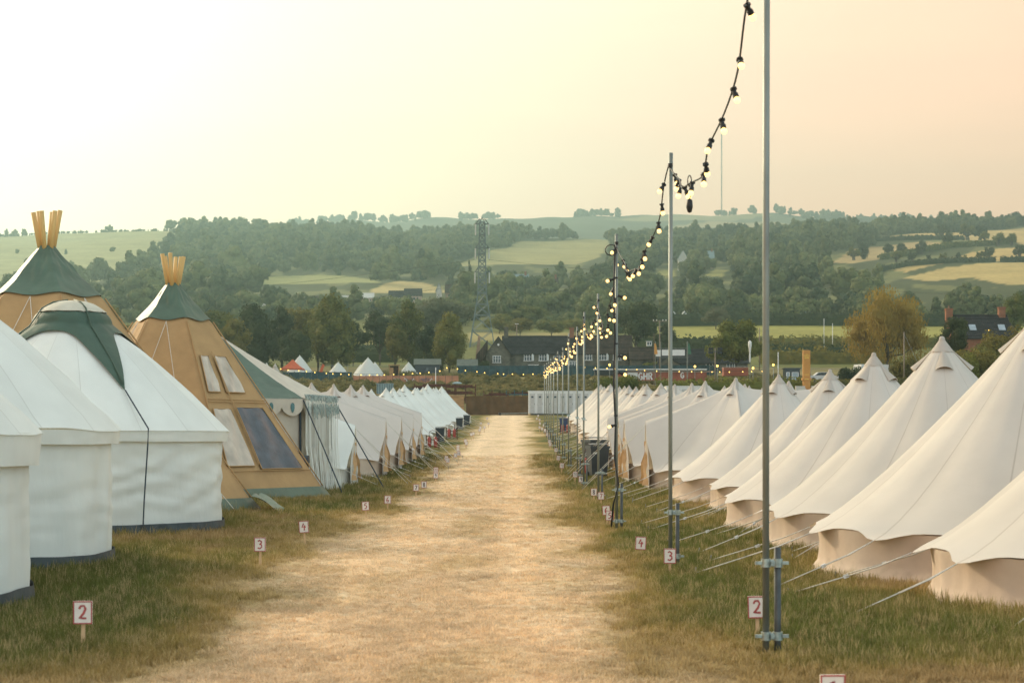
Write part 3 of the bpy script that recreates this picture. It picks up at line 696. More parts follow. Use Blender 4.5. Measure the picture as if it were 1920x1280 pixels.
def hedge(pts, h, w, mat, label, ls, dens, name='hedgerow', seed=1):
    P = [far(px, d) for px, d in pts]; r = np.random.default_rng(seed); V = []; Q = []
    for a, b in zip(P[:-1], P[1:]):
        L = (b-a).length; n = int(L*dens)
        for i in range(n):
            t = r.uniform(); p = a.lerp(b, t); p.z = land_z(p.x, p.y); hh = h*(1+.22*nz(p.x/3.5, p.y/3.5, seed))
            ang = r.uniform(0, math.pi); rad = r.uniform(.75, 1.05)
            q = p+Vector((r.normal(0, .3)*w*.3, math.cos(ang)*w*.5*rad, math.sin(ang)**.6*hh*rad))
            if q.z < p.z: q.z = p.z+.1
            nv = Vector((r.normal(0, .6), math.cos(ang)+r.normal(0, .5), math.sin(ang)+r.normal(0, .5))).normalized(); tt = nv.cross(Vector((r.normal(), r.normal(), r.normal()))).normalized(); bb = nv.cross(tt); s = ls*r.uniform(.6, 1.3)
            o = len(V); V += [q-tt*s, q+bb*s*.7, q+tt*s, q-bb*s*.7]; Q.append((o, o+1, o+2, o+3))
        m_ = max(2, int(L/2)); o = len(V); pr = [(-.38, 0), (-.4, .5), (-.25, .8), (.25, .8), (.4, .5), (.38, 0)]
        for i in range(m_+1):
            p = a.lerp(b, i/m_); p.z = land_z(p.x, p.y)-.1
            for y, z in pr: V.append(p+Vector((0, y*w, z*h*(1+.2*nz(p.x/3.5, p.y/3.5, seed)))))
        for i in range(m_):
            for k in range(5): Q.append((o+i*6+k, o+i*6+k+1, o+(i+1)*6+k+1, o+(i+1)*6+k))
    base = P[0].copy()
    me = bpy.data.meshes.new(name); me.from_pydata([v-base for v in V], [], Q); me.materials.append(mat)
    return tag(link(name, me, None, base), label, 'hedge')
def hl(pts): return [(px, farxy(px, y, 350, 1890)) for px, y in pts]
hedge(hl([(1635,443),(1700,437),(1800,432),(1870,420),(1920,414)]), 4, 5, M['leaf_dark'], 'long dark skyline hedge above the upper golden field', 1.1, 6, seed=2)
hedge(hl([(1610,455),(1720,453),(1808,449)]), 3.6, 5, M['leaf_dark'], 'thick dark hedge between the upper golden field and the brown field', 1.1, 7, seed=3)
hedge(hl([(1650,486),(1700,478),(1770,470),(1830,462),(1905,456)]), 3.6, 5, M['leaf_mid'], 'bushy hedge below the brown field', 1.1, 6, seed=4)
hedge(hl([(1645,509),(1700,501),(1735,499),(1800,495),(1866,490)]), 3, 4, M['leaf_dark'], 'straight clipped hedge between the middle and lower golden fields', .8, 8, seed=5)
hedge(hl([(1876,490),(1925,487)]), 3.2, 4, M['leaf_dark'], 'short clipped hedge at the right edge of the golden fields', .8, 8, seed=6)
hedge([(1410, 452), (1600, 452), (1900, 455)], 3.0, 4, M['leaf_mid'], 'low hedge along the near edge of the far meadow', .45, 16, seed=7)
hedge([(1425, 425), (1640, 425)], 3.4, 4, M['leaf_olive'], 'upper olive hedge strip left of the willow', .4, 18, seed=8)
hedge([(1425, 392), (1660, 392)], 3.2, 4, M['leaf_dark'], 'middle dark hedge strip left of the willow', .4, 18, seed=9)
hedge([(1425, 365), (1670, 365)], 3.0, 4, M['leaf_olive'], 'lower olive hedge strip behind the orange totem sign', .4, 18, seed=10)
hedge([(1225, 560), (1600, 560), (1900, 565)], 4.5, 5, M['leaf_dark'], 'dark hedge along the far side of the meadow', .6, 10, seed=11)
hedge([(1195, 445), (1345, 442)], 3.5, 4, M['leaf_dark'], 'dark hedge below the meadow behind the sign frame', .45, 16, seed=12)
hedge([(640, 420), (735, 420)], 2.4, 3.5, M['leaf_dark'], 'upper dark hedge crossing the meadow gap on the left', .4, 18, seed=13)
hedge([(640, 372), (745, 372)], 3.0, 4, M['leaf_dark'], 'lower dark hedge crossing the meadow gap on the left', .4, 18, seed=14)
hedge([(1232, 226), (1300, 226), (1400, 227), (1500, 228)], 2.1, 3, M['leaf_green'], 'long dark hedge running behind the right hand tent peaks', .22, 60, seed=15)
hedge([(1500, 232), (1640, 232), (1720, 232)], 1.9, 3, M['leaf_olive'], 'low olive hedge below the orange totem sign', .22, 50, seed=16)
# rough scrub on the bank
pt = []; sc = []; rot = []; pk = []; ti = []
scr = subcoll('scrub_clumps')
for k in range(4):
    V, Fq = foliage([(random.uniform(-.3, .3), random.uniform(-.3, .3), random.uniform(.15, .6), .35, .35, .38) for i in range(5)], 260, .085, 700+k, .6)
    me = bpy.data.meshes.new('scrub_clump'); me.from_pydata(V, [], Fq); me.materials.append(M['leaf_scrub'])
    o = link('scrub_clump', me, None, far(560+30*k, 215)); o['kind'] = 'stuff'; move_to(o, scr)
for _ in range(5200):
    px = random.uniform(430, 1640); d = random.uniform(200, 300)
    if 735 < px < 1010 and d < 206: continue
    X = (px-960)/F*d; c = nz(X/7, d/9, 3.)
    s = random.uniform(.5, 1.2)*(1+.5*c)*(.75 if px > 900 else 1.0)
    if px < 690 and d < 260 and c > .1: s *= 1.5
    pt.append((X, d, land_z(X, d)-.1)); sc.append((s*1.3, s*1.3, s)); rot.append((0, 0, random.uniform(0, 6.28))); pk.append(random.randrange(4)); ti.append(min(1, max(0, .46-.6*c+random.uniform(-.3, .35))))
scatter('scrub', pt, scr, dict(scl=('FLOAT_VECTOR', np.array(sc, 'f')), rot=('FLOAT_VECTOR', np.array(rot, 'f')), tint=('FLOAT', np.array(ti, 'f')), pick=('INT', np.array(pk, 'i'))))

# ------------------------------------------------------------------ haze
hz = MB(); hz.box((0, 2150, 318), (9000, 4600, 660)); 
m = bpy.data.materials.new('haze'); m.use_nodes = True; n = m.node_tree.nodes; l = m.node_tree.links; n.clear()
o_ = n.new('ShaderNodeOutputMaterial'); pv = n.new('ShaderNodeVolumePrincipled'); pv.inputs['Color'].default_value = (.52,.83,.84,1); pv.inputs['Density'].default_value = 3.1e-4; pv.inputs['Anisotropy'].default_value = .70
l.new(pv.outputs[0], o_.inputs['Volume'])
tag(hz.build('haze', m), kind='stuff')

# ------------------------------------------------------------------ bell tents
def with_uv(mb, name, mats, uvs, smooth=True):
    me = mb.mesh(name, mats, smooth)
    ul = me.uv_layers.new(name='UVMap'); idx = np.empty(len(me.loops), 'i'); me.loops.foreach_get('vertex_index', idx)
    ul.data.foreach_set('uv', np.array(uvs, 'f')[idx].ravel()); return me
BH, BR, BE, BN = 2.92, 2.62, .50, 12      # peak, eave radius, eave height, guy points
TS = [.004, .03, .07, .12, .19, .27, .36, .46, .57, .68, .79, .88, .95, 1.0]
def bell_surface(a, t, seed=0, R_=BR, H=BH, he=BE, n=BN):
    ph = (a*n/(2*math.pi)) % 1; g = (.5+.5*math.cos(2*math.pi*ph))
    g3 = g**2.2
    r = R_*(.955+.055*g3*t**6)*t-.035*math.sin(math.pi*ph)*t*(1-t*.5)
    ze = he+.045-.085*g3
    z = ze+(H-ze)*(1-t)**1.2+.02*nz(math.cos(a)*2+seed, math.sin(a)*2, t*3)*math.sin(math.pi*t)
    return r, z
def bell_canvas(seed):
    b = MB(); uv = []; A = BN*10; vs = []
    for t in TS:
        for i in range(A):
            a = 2*math.pi*i/A; r, z = bell_surface(a, t, seed); vs.append((r*math.cos(a), r*math.sin(a), z))
    fs = []
    for j in range(len(TS)-1):
        for i in range(A): fs.append((j*A+i, j*A+(i+1) % A, (j+1)*A+(i+1) % A, (j+1)*A+i))
    b.add(vs, fs)
    for j, t in enumerate(TS):
        for i in range(A): uv.append((i*BN/A+.5*0, t))
    # the wrap column shares vertices, so the seam of panel 0 falls between two columns
    return with_uv(b, 'canvas', M['canvas_cream'], uv)
def bell_wall(seed, he=BE, R_=BR*.945):
    def fn(u, v):
        a = 2*math.pi*u; z = he+.03-(he+.03)*v
        fold = .045*nz(math.cos(a)*6+seed, math.sin(a)*6)*(.4+v)+.030*nz(math.cos(a)*17+seed, math.sin(a)*17, v*.6)*(.2+v)
        r = R_-.03*math.sin(math.pi*min(1, v*1.1))+.075*max(0, v-.75)/.25+fold
        return (r*math.cos(a), r*math.sin(a), z)
    return MB().grid(fn, 220, 8, True).mesh('skirt', M['skirt_sand'], True)
def bell_cap():
    def fn(u, v):
        a = 2*math.pi*u; t = .004+.060*v; r, z = bell_surface(a, t)
        return ((r*1.01+.006)*math.cos(a), (r*1.01+.006)*math.sin(a), z+.007+.03*(1-v))
    b = MB().grid(fn, 36, 5, True); b.lathe([(.0, BH+.05), (.03, BH+.04), (.045, BH-.005)], 10); return b.mesh('peak_cap', M['canvas_cream'], True)
def vent_mesh(surf, a0):
    b = MB(); d = MB()
    def P(s, q, lift):
        t = .058+.095*s; w = (.025+.105*s)*q; r, z = surf(a0, t); tx, ty = -math.sin(a0), math.cos(a0)
        rr = r+lift*.72; zz = z+lift*.69
        return (rr*math.cos(a0)+w*tx, rr*math.sin(a0)+w*ty, zz)
    def fn(u, v):
        q = u*2-1; return P(v, q, (.010+.060*v**1.3)*(1-q*q)+.006)
    b.grid(fn, 10, 8)
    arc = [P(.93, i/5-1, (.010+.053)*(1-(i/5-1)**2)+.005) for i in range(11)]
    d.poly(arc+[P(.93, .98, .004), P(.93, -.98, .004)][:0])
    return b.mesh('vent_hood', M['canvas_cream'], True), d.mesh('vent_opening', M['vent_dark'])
def guy_meshes(p0, p1, near):
    """rope pair from the eave down to a peg, with a tensioner, in tent coordinates"""
    p0, p1 = Vector(p0), Vector(p1); b = MB(); mid = p0.lerp(p1, .52); sag = Vector((0, 0, -.015))
    d = (p1-p0).normalized(); sd = d.cross(Vector((0, 0, 1))).normalized()*.011
    rr = .006
    b.tube([p0, p0.lerp(mid, .5)+sag+sd, mid+sd], rr, 4); b.tube([p0, p0.lerp(mid, .5)+sag-sd, mid-sd], rr, 4)
    b.tube([mid, p1+Vector((0, 0, .03))], rr*1.05, 4)
    s = MB().box(mid, (.016, .034, .055), mat=d.to_track_quat('Z', 'Y').to_matrix())
    g = MB().tube([p1+Vector((0, 0, -.02)), p1-d*.015*Vector((1, 1, 0)).length+Vector((0, 0, .09))], .009, 5)
    return b.mesh('guy_rope', M['rope'], True), s.mesh('tensioner', M['slider']), g.mesh('peg', M['peg'])
class TentKit:                                # meshes shared by every bell tent of one look
    def __init__(s, seed):
        s.canvas = bell_canvas(seed); s.wall = bell_wall(seed); s.cap = bell_cap()
        s.vents = [vent_mesh(lambda a, t: bell_surface(a, t, seed), (i+.5)*math.pi/2+.26) for i in range(4)]
        s.guys = []
        for i in range(BN):
            a = 2*math.pi*i/BN; r, z = bell_surface(a, 1.0, seed); k = random.uniform(3.75, 4.0); aa = a+random.uniform(-.03, .03)
            s.guys.append(guy_meshes((r*math.cos(a), r*math.sin(a), z), (k*math.cos(aa), k*math.sin(aa), 0), True))
kits = [TentKit(1), TentKit(5)]
PANEL = MB().grid(lambda u, v: ((BR*.945+.05)*math.cos((u-.5)*.62), (BR*.945+.05)*math.sin((u-.5)*.62), .02+.36*v*math.sqrt(max(0, 1-(2*u-1)**2))**.7), 16, 4).mesh('wall_window', M['skirt_white'], True)
RIM = MB().tube([((BR*.945+.055)*math.cos((u-.5)*.62), (BR*.945+.055)*math.sin((u-.5)*.62), .02+.36*math.sqrt(max(0, 1-(2*u-1)**2))**.7) for u in np.linspace(0, 1, 17)], .010, 4).mesh('window_piping', M['rope_dark'])
def bell_tent(x, y, rz, label, group, kit=0, white=False, vents=True, detail=True, sc=1.0, window=None, hsc=1.0):
    k = kits[kit]; t = thing('bell_tent', label, 'tent', (x, y, land_z(x, y)), rz, group); t.scale = (sc, sc*random.uniform(.985, 1.015), sc*hsc*random.uniform(.985, 1.02)); t.rotation_euler.x = random.uniform(-.012, .012); t.rotation_euler.y = random.uniform(-.012, .012)
    def part(nm, me, parent, alt=None):
        o = link(nm, me, parent)
        if alt:
            o.material_slots[0].link = 'OBJECT'; o.material_slots[0].material = alt
        return o
    part('canvas', k.canvas, t, M['canvas_white'] if white else None)
    part('skirt', k.wall, t, M['skirt_white'] if white else None)
    part('peak_cap', k.cap, t, M['canvas_white'] if white else None)
    if vents:
        for h, o in k.vents:
            v = part('vent_hood', h, t, M['canvas_white'] if white else None); link('vent_opening', o, v)
    for g, s, p in k.guys:
        r = link('guy_rope', g, t)
        if detail: (link('tensioner', s, r) if random.random() < .6 else None); link('peg', p, r)
    if window is not None:
        w = link('wall_window', PANEL, t); w.rotation_euler.z = window-rz; q = link('window_piping', RIM, w)
    return t
GR, GL = 'bell tents of the right hand row', 'bell tents of the left hand row'
bell_tent(6.42, 17.6, .35, 'nearest cream bell tent, cut off by the bottom right corner', GR, 0, vents=False, sc=.98)
bell_tent(5.98, 21.3, .10, 'cream bell tent with a half moon flap in its skirt, second nearest at right', GR, 1, window=R(-112))
bell_tent(6.05, 26.2, .37, 'cream bell tent with a tall sharp peak, third from the front at right', GR, 0)
bell_tent(6.08, 31.4, -.27, 'cream bell tent with two hoods facing us, fourth from front at right', GR, 1)
bell_tent(6.45, 38.0, .30, 'cream bell tent with its peak below the orange totem sign, fifth at right', GR, 0, sc=.98)
bell_tent(6.15, 43.2, .0, 'cream bell tent with its hooded peak just right of the nearest lamp pole', GR, 1)
# ------------------------------------------------------------------ ridge tents with an A-frame door
EL, EH, ER, EE, ED = 2.5, 2.9, 2.55, .52, 1.86
def ridge_surface(cx, a, t, seed=0):
    ph = (a*BN/(2*math.pi)) % 1; g3 = (.5+.5*math.cos(2*math.pi*ph))**2.2
    r = ER*(.96+.05*g3*t**6)*t; x = cx+r*math.cos(a); y = r*math.sin(a)
    f = 1-min(1, abs(2*cx/EL))**2
    top = EH-.20*math.sqrt(max(0, f))
    z = EE+.04-.07*g3+(top-EE)*(1-t)**1.22
    pk_ = min(math.hypot(x-EL/2, y), math.hypot(x+EL/2, y)); z += .10*math.exp(-(pk_/.10)**2)
    xd = x-EL/2
    if xd > 0 and cx > 0:
        q = min(1, xd/2.42); rid = EH-(EH-ED)*q**.78
        zg = rid-1.30*abs(y)*(.55+.45*q)-.0
        k = .10; h = max(0, k-abs(z-zg))/k; z = max(z, zg)+h*h*k*.25
        if xd > 2.42: x = EL/2+2.42
    return x, y, z
def ridge_cols():
    c = []
    for i in range(61): c.append((EL/2, -math.pi/2+math.pi*i/60))
    for i in range(1, 10): c.append((EL/2-EL*i/10, math.pi/2))
    for i in range(61): c.append((-EL/2, math.pi/2+math.pi*i/60))
    for i in range(1, 10): c.append((-EL/2+EL*i/10, 1.5*math.pi))
    return c
def ridge_kit(seed, skirtmat):
    cols = ridge_cols(); A = len(cols); b = MB(); uv = []; vs = []
    for t in TS:
        for cx, a in cols: vs.append(ridge_surface(cx, a, t, seed)); uv.append((a*BN/(2*math.pi)+cx*.8, t))
    b.add(vs, [(j*A+i, j*A+(i+1) % A, (j+1)*A+(i+1) % A, (j+1)*A+i) for j in range(len(TS)-1) for i in range(A)])
    canvas = with_uv(b, 'canvas', M['canvas_cream'], uv)
    vs = []
    for j in range(7):
        v = j/6
        for cx, a in cols:
            f = .025*nz(math.cos(a)*6+seed, math.sin(a)*6+cx*3)*(.4+v); r = ER*.945+f+.06*max(0, v-.75)/.25
            x = min(cx+r*math.cos(a), EL/2+2.36); y = r*math.sin(a); vs.append((x, y, (EE+.03)*(1-v)))
    w = MB().add(vs, [(j*A+i, j*A+(i+1) % A, (j+1)*A+(i+1) % A, (j+1)*A+i) for j in range(6) for i in range(A)]).mesh('skirt', skirtmat, True)
    X = EL/2+2.38
    fr = MB().prism([(X, -1.02, .0), (X, -1.0, .52), (X, 0, ED-.05), (X, 1.0, .52), (X, 1.02, 0)], (.015, 0, 0)).mesh('door_panel', M['canvas_cream'])
    fl = []
    for sgn in (-1, 1):
        def fn(u, v, sgn=sgn):
            y = sgn*(.03+v*(.55+.10*u)); x = X+.03+.10*u*v+.30*v*u+.03*math.sin(v*9+u*3); z = (ED-.28)*(1-v)+.10*v
            return (x, y, z)
        def fn2(u, v, sgn=sgn):
            wd = .02+.16*v; y = sgn*(.06+.80*v+.04*math.sin(v*8))-sgn*u*wd*.6; return (X+.03+u*wd*.8+.03*math.sin(v*11+u*2), y, (ED-.55)-(ED-.70)*v)
        fl.append(MB().grid(fn2, 5, 10).mesh('door_flap', M['flap_tan'], True))
    caps = [MB().lathe([(.0, .10), (.045, .06), (.085, -.09), (.20, -.30)], 14, 0, (sx*EL/2, 0, EH+.02)).mesh('peak_cap', M['canvas_cream'], True) for sx in (-1, 1)]
    vents = []
    for cx, a0 in ((EL/2, -1.05), (EL/2, 1.05), (-EL/2, 2.1), (-EL/2, 4.2)):
        def surf(a, t, cx=cx):
            x, y, z = ridge_surface(cx, a, t); return math.hypot(x-cx, y), z
        h, o = vent_mesh(surf, a0)
        vents.append((h, o, cx))
    guys = []
    for cx, a in [(EL/2, x*math.pi/6-math.pi/2) for x in (0, 1, 2, 4, 5, 6)]+[(-EL/2, x*math.pi/6+math.pi/2) for x in range(0, 7)]:
        x, y, z = ridge_surface(cx, a, 1.0); k = 1.25
        guys.append(guy_meshes((x, y, z), (x+k*math.cos(a), y+k*math.sin(a), 0), True))
    for y in (-.15, .15):
        guys.append(guy_meshes((X, y*.2, ED-.06), (X+1.75, y*4.5, 0), True))
    return canvas, w, fr, fl, caps, vents, guys
RK = ridge_kit(3, M['skirt_sand'])
def ridge_tent(x, y, rz, label, group, white=False, sc=1.0):
    canvas, w, fr, fl, caps, vents, guys = RK
    t = thing('ridge_tent', label, 'tent', (x, y, land_z(x, y)), rz, group); t.scale = (sc, sc, sc)
    def part(nm, me, parent, alt=None):
        o = link(nm, me, parent)
        if white and alt: o.material_slots[0].link = 'OBJECT'; o.material_slots[0].material = alt
        return o
    part('canvas', canvas, t, M['canvas_white']); part('skirt', w, t, M['skirt_white']); part('door_panel', fr, t, M['canvas_white'])
    for f in fl: link('door_flap', f, t)
    for c in caps: part('peak_cap', c, t, M['canvas_white'])
    for h, o, cx in vents:
        v = part('vent_hood', h, t, M['canvas_white']); v.location.x = cx; link('vent_opening', o, v)
    for g, s, p in guys: r = link('guy_rope', g, t); link('tensioner', s, r); link('peg', p, r)
    return t
G2 = 'two peaked tents with A-frame doors, right row'; G3 = 'two peaked tents with A-frame doors, left row'
for i, (x, y, lab) in enumerate(((7.25, 50, 'nearest two peaked cream tent of the right row, with a long ridge'), (7.0, 55.6, 'two peaked cream tent of the right row beside the dark bins'), (7.15, 61.3, 'third two peaked cream tent from the front of the right row'), (7.1, 67, 'farthest two peaked cream tent of the right row'))):
    ridge_tent(x, y, math.pi+random.uniform(-.05, .05), lab, G2)
for i, (x, y, lab) in enumerate(((-7.9, 54.0, 'white two peaked tent right behind the green and cream pavilion, with a tan door lining'), (-7.75, 60.5, 'two peaked cream tent second behind the pavilion, with one tan door flap'), (-7.6, 66.5, 'two peaked cream tent third behind the pavilion, its tan flap standing out'), (-7.5, 72.3, 'two peaked cream tent fourth behind the pavilion'), (-7.4, 77.0, 'two peaked cream tent farthest from the pavilion, with the widest tan flap'))):
    ridge_tent(x, y, random.uniform(-.05, .05), lab, G3, i == 0, .92 if i == 0 else 1)
ORD = ['first', 'second', 'third', 'fourth', 'fifth', 'sixth', 'seventh', 'eighth', 'ninth', 'tenth', 'eleventh', 'twelfth', 'thirteenth', 'fourteenth', 'fifteenth', 'sixteenth', 'seventeenth', 'eighteenth', 'nineteenth', 'twentieth']
y = 73.5
for i in range(13):
    bell_tent(5.75+random.uniform(-.15, .15)+.012*(y-73), y, random.uniform(0, .5), f'cream bell tent, {ORD[i]} beyond the two peaked tents of the right row', GR, i % 2, False, True, False, random.uniform(.96, 1.03)); y += random.uniform(5.5, 6.0)
y = 82.6
for i in range(13):
    bell_tent(-6.6+random.uniform(-.15, .15)+.012*(y-82), y, random.uniform(0, .5), f'white bell tent, {ORD[i]} beyond the two peaked tents of the left row', GL, i % 2, True, i != 1, False, random.uniform(.95, 1.03)); y += random.uniform(5.4, 5.9)
y = 56
for i in range(14):
    bell_tent(15.2+random.uniform(-.2, .2), y, random.uniform(0, .5), f'cream bell tent peak in the second row at right, {ORD[i]} from the front', 'bell tents of the second row at right', i % 2, False, i % 3 == 0, False, random.uniform(.97, 1.02)); y += 5.9
y = 84
for i in range(9):
    bell_tent(-15.2+random.uniform(-.2, .2), y, random.uniform(0, .5), f'white bell tent peak in the second row at left, {ORD[i]} from the front', 'bell tents of the second row at left', i % 2, True, True, False, random.uniform(.97, 1.02)); y += 6.2

# ------------------------------------------------------------------ the round white tents on the left
LW, LE, LT = 2.47, 1.62, 3.82
def lotus_roof_r(z01): return None
def lotus_prof(s):                              # s 0 at the eave, 1 at the top
    r = 2.60*(1-s) if s < .76 else 2.60*.24*math.cos((s-.76)/.24*math.pi/2)
    z = LE+.02+2.16*(s/.76)*.80 if s < .76 else LE+.02+2.16*.80+.40*math.sin((s-.76)/.24*math.pi/2)
    if s < .76: z += .10*math.sin(math.pi*s/.76)
    return r, z
def lotus_kit(seed, pleat, drop=.17):
    b = MB(); uv = []; A = 144; S = [0, .06, .14, .24, .35, .46, .57, .68, .76, .83, .9, .95, .985, 1.0]; vs = []
    for s in S:
        for i in range(A):
            a = 2*math.pi*i/A; r, z = lotus_prof(s); ph = (a*18/(2*math.pi)) % 1
            r = max(.004, r-.025*math.sin(math.pi*ph)*math.sin(math.pi*min(1, s/.8))); w = .030*nz(math.cos(a)*4+seed, math.sin(a)*4, s*5)*math.sin(math.pi*min(1, s*1.2))
            w += (.018*math.sin(s*30+3*nz(a*2, seed))*(1-s) if pleat else 0)
            vs.append((r*math.cos(a), r*math.sin(a), z+w))
            uv.append((i*18/A, s))
    b.add(vs, [(j*A+i, j*A+(i+1) % A, (j+1)*A+(i+1) % A, (j+1)*A+i) for j in range(len(S)-1) for i in range(A)])
    roof = with_uv(b, 'roof', M['canvas_white'], uv)
    def vf(u, v):
        a = 2*math.pi*u; r = 2.585-.025*v+.012*nz(math.cos(a)*5+seed, math.sin(a)*5, v*2); z = LE+.02-drop*v+.016*nz(math.cos(a)*3+seed, math.sin(a)*3, 7.)
        return (r*math.cos(a), r*math.sin(a), z)
    val = MB().grid(vf, 144, 5, True).mesh('valance', M['canvas_wall'], True)
    def wf(u, v):
        a = 2*math.pi*u; k = math.sin(math.pi*v)
        f = .045*nz(math.cos(a)*5+seed, math.sin(a)*5, v*1.2)*(.3+v) if not pleat else .055*nz(math.cos(a)*9+seed, math.sin(a)*9, v*.5)*(.4+.6*v)
        f += .022*nz(math.cos(a)*3+v*7, math.sin(a)*3-v*9, seed)*k+.010*math.sin(v*26+a*9+4*nz(a*3, v*2, seed))*k*(0 if pleat else 1.6)
        r = LW+f*(1-max(0, v-.8)/.2*.7); return (r*math.cos(a), r*math.sin(a), .13+(LE-.17)*(1-v)+.02*nz(a*6, seed)*v)
    wall = MB().grid(wf, 220, 30, True).mesh('wall', M['canvas_wall'], True)
    sk = MB().grid(lambda u, v: ((LW+.045+.02*v+.02*nz(math.cos(6.283*u)*8, math.sin(6.283*u)*8, seed))*math.cos(6.283185*u), (LW+.045+.02*v+.02*nz(math.cos(6.283*u)*8, math.sin(6.283*u)*8, seed))*math.sin(6.283185*u), .17*(1-v)+.03*nz(math.cos(6.283*u)*3, math.sin(6.283*u)*3, seed)*(1-v)), 140, 2, True).mesh('ground_skirt', M['ground_sheet'], True)
    return roof, val, wall, sk
def lotus(x, y, rz, label, kit, cover=False, sc=1.0):
    t = thing('round_tent', label, 'tent', (x, y, land_z(x, y)), rz, 'round white tents at left'); t.scale = (sc, sc, sc)
    for nm, me in zip(('roof', 'valance', 'wall', 'ground_skirt'), kit): link(nm, me, t)
    if cover:
        NP = 4; A = 216
        def sr(s, lift): r, z = lotus_prof(s); return r+lift*.6, z+lift
        def edge(a): return .69-.46*(1-abs(math.sin(a*NP/2)))**2.0
        vs = []; rows = 14
        for j in range(rows+1):
            for i in range(A):
                a = 2*math.pi*i/A; s = .84+(edge(a)-.84)*(j/rows); r, z = sr(s, .035+.02*math.sin(math.pi*j/rows)+.012*nz(math.cos(a)*5, math.sin(a)*5, s*6)); vs.append((r*math.cos(a), r*math.sin(a), z))
        cv = MB().add(vs, [(j*A+i, j*A+(i+1) % A, (j+1)*A+(i+1) % A, (j+1)*A+i) for j in range(rows) for i in range(A)])
        cv.build('weather_cover', M['cover_green'], t, True)
        MB().grid(lambda u, v: (sr(.84+.159*v, .05)[0]*math.cos(6.283185*u), sr(.84+.159*v, .05)[0]*math.sin(6.283185*u), sr(.84+.159*v, .05)[1]+.012*nz(math.cos(6.28*u)*6, math.sin(6.28*u)*6, v*4)), 60, 6, True).build('crown_panel', M['cover_cream'], t, True)
        for k in (0, 3):
            a = 2*math.pi*k/NP; s0 = edge(a)
            pts = [(sr(s, .062)[0]*math.cos(a), sr(s, .062)[0]*math.sin(a), sr(s, .062)[1]) for s in np.linspace(.99, s0+.03, 12)]
            MB().tube(pts, .013, 5).build('cover_strap', M['cover_green'], t, True)
            e = sr(s0, .04); q = [(e[0]*math.cos(a), e[0]*math.sin(a), e[1]), ((2.74)*math.cos(a+.02), 2.74*math.sin(a+.02), LE+.05), (2.72*math.cos(a+.02), 2.72*math.sin(a+.02), LE-.2), (2.6*math.cos(a+.02), 2.6*math.sin(a+.02), .55), (2.55*math.cos(a+.02), 2.55*math.sin(a+.02), .02)]
            MB().tube(q, .012, 5).build('tie_rope', M['rope_dark'], t)
    return t
lotus(-7.35, 31.2, R(-53), 'round white tent with a dark green star shaped weather cover on its roof', lotus_kit(2, False), True)
lotus(-7.42, 22.8, .4, 'plain round white tent with a pleated wall, left of the green covered one', lotus_kit(9, True), False)
lotus(-6.92, 17.2, .9, 'nearest round white tent, only its wall and eave showing at the left edge', lotus_kit(15, True, .31), False, .97)

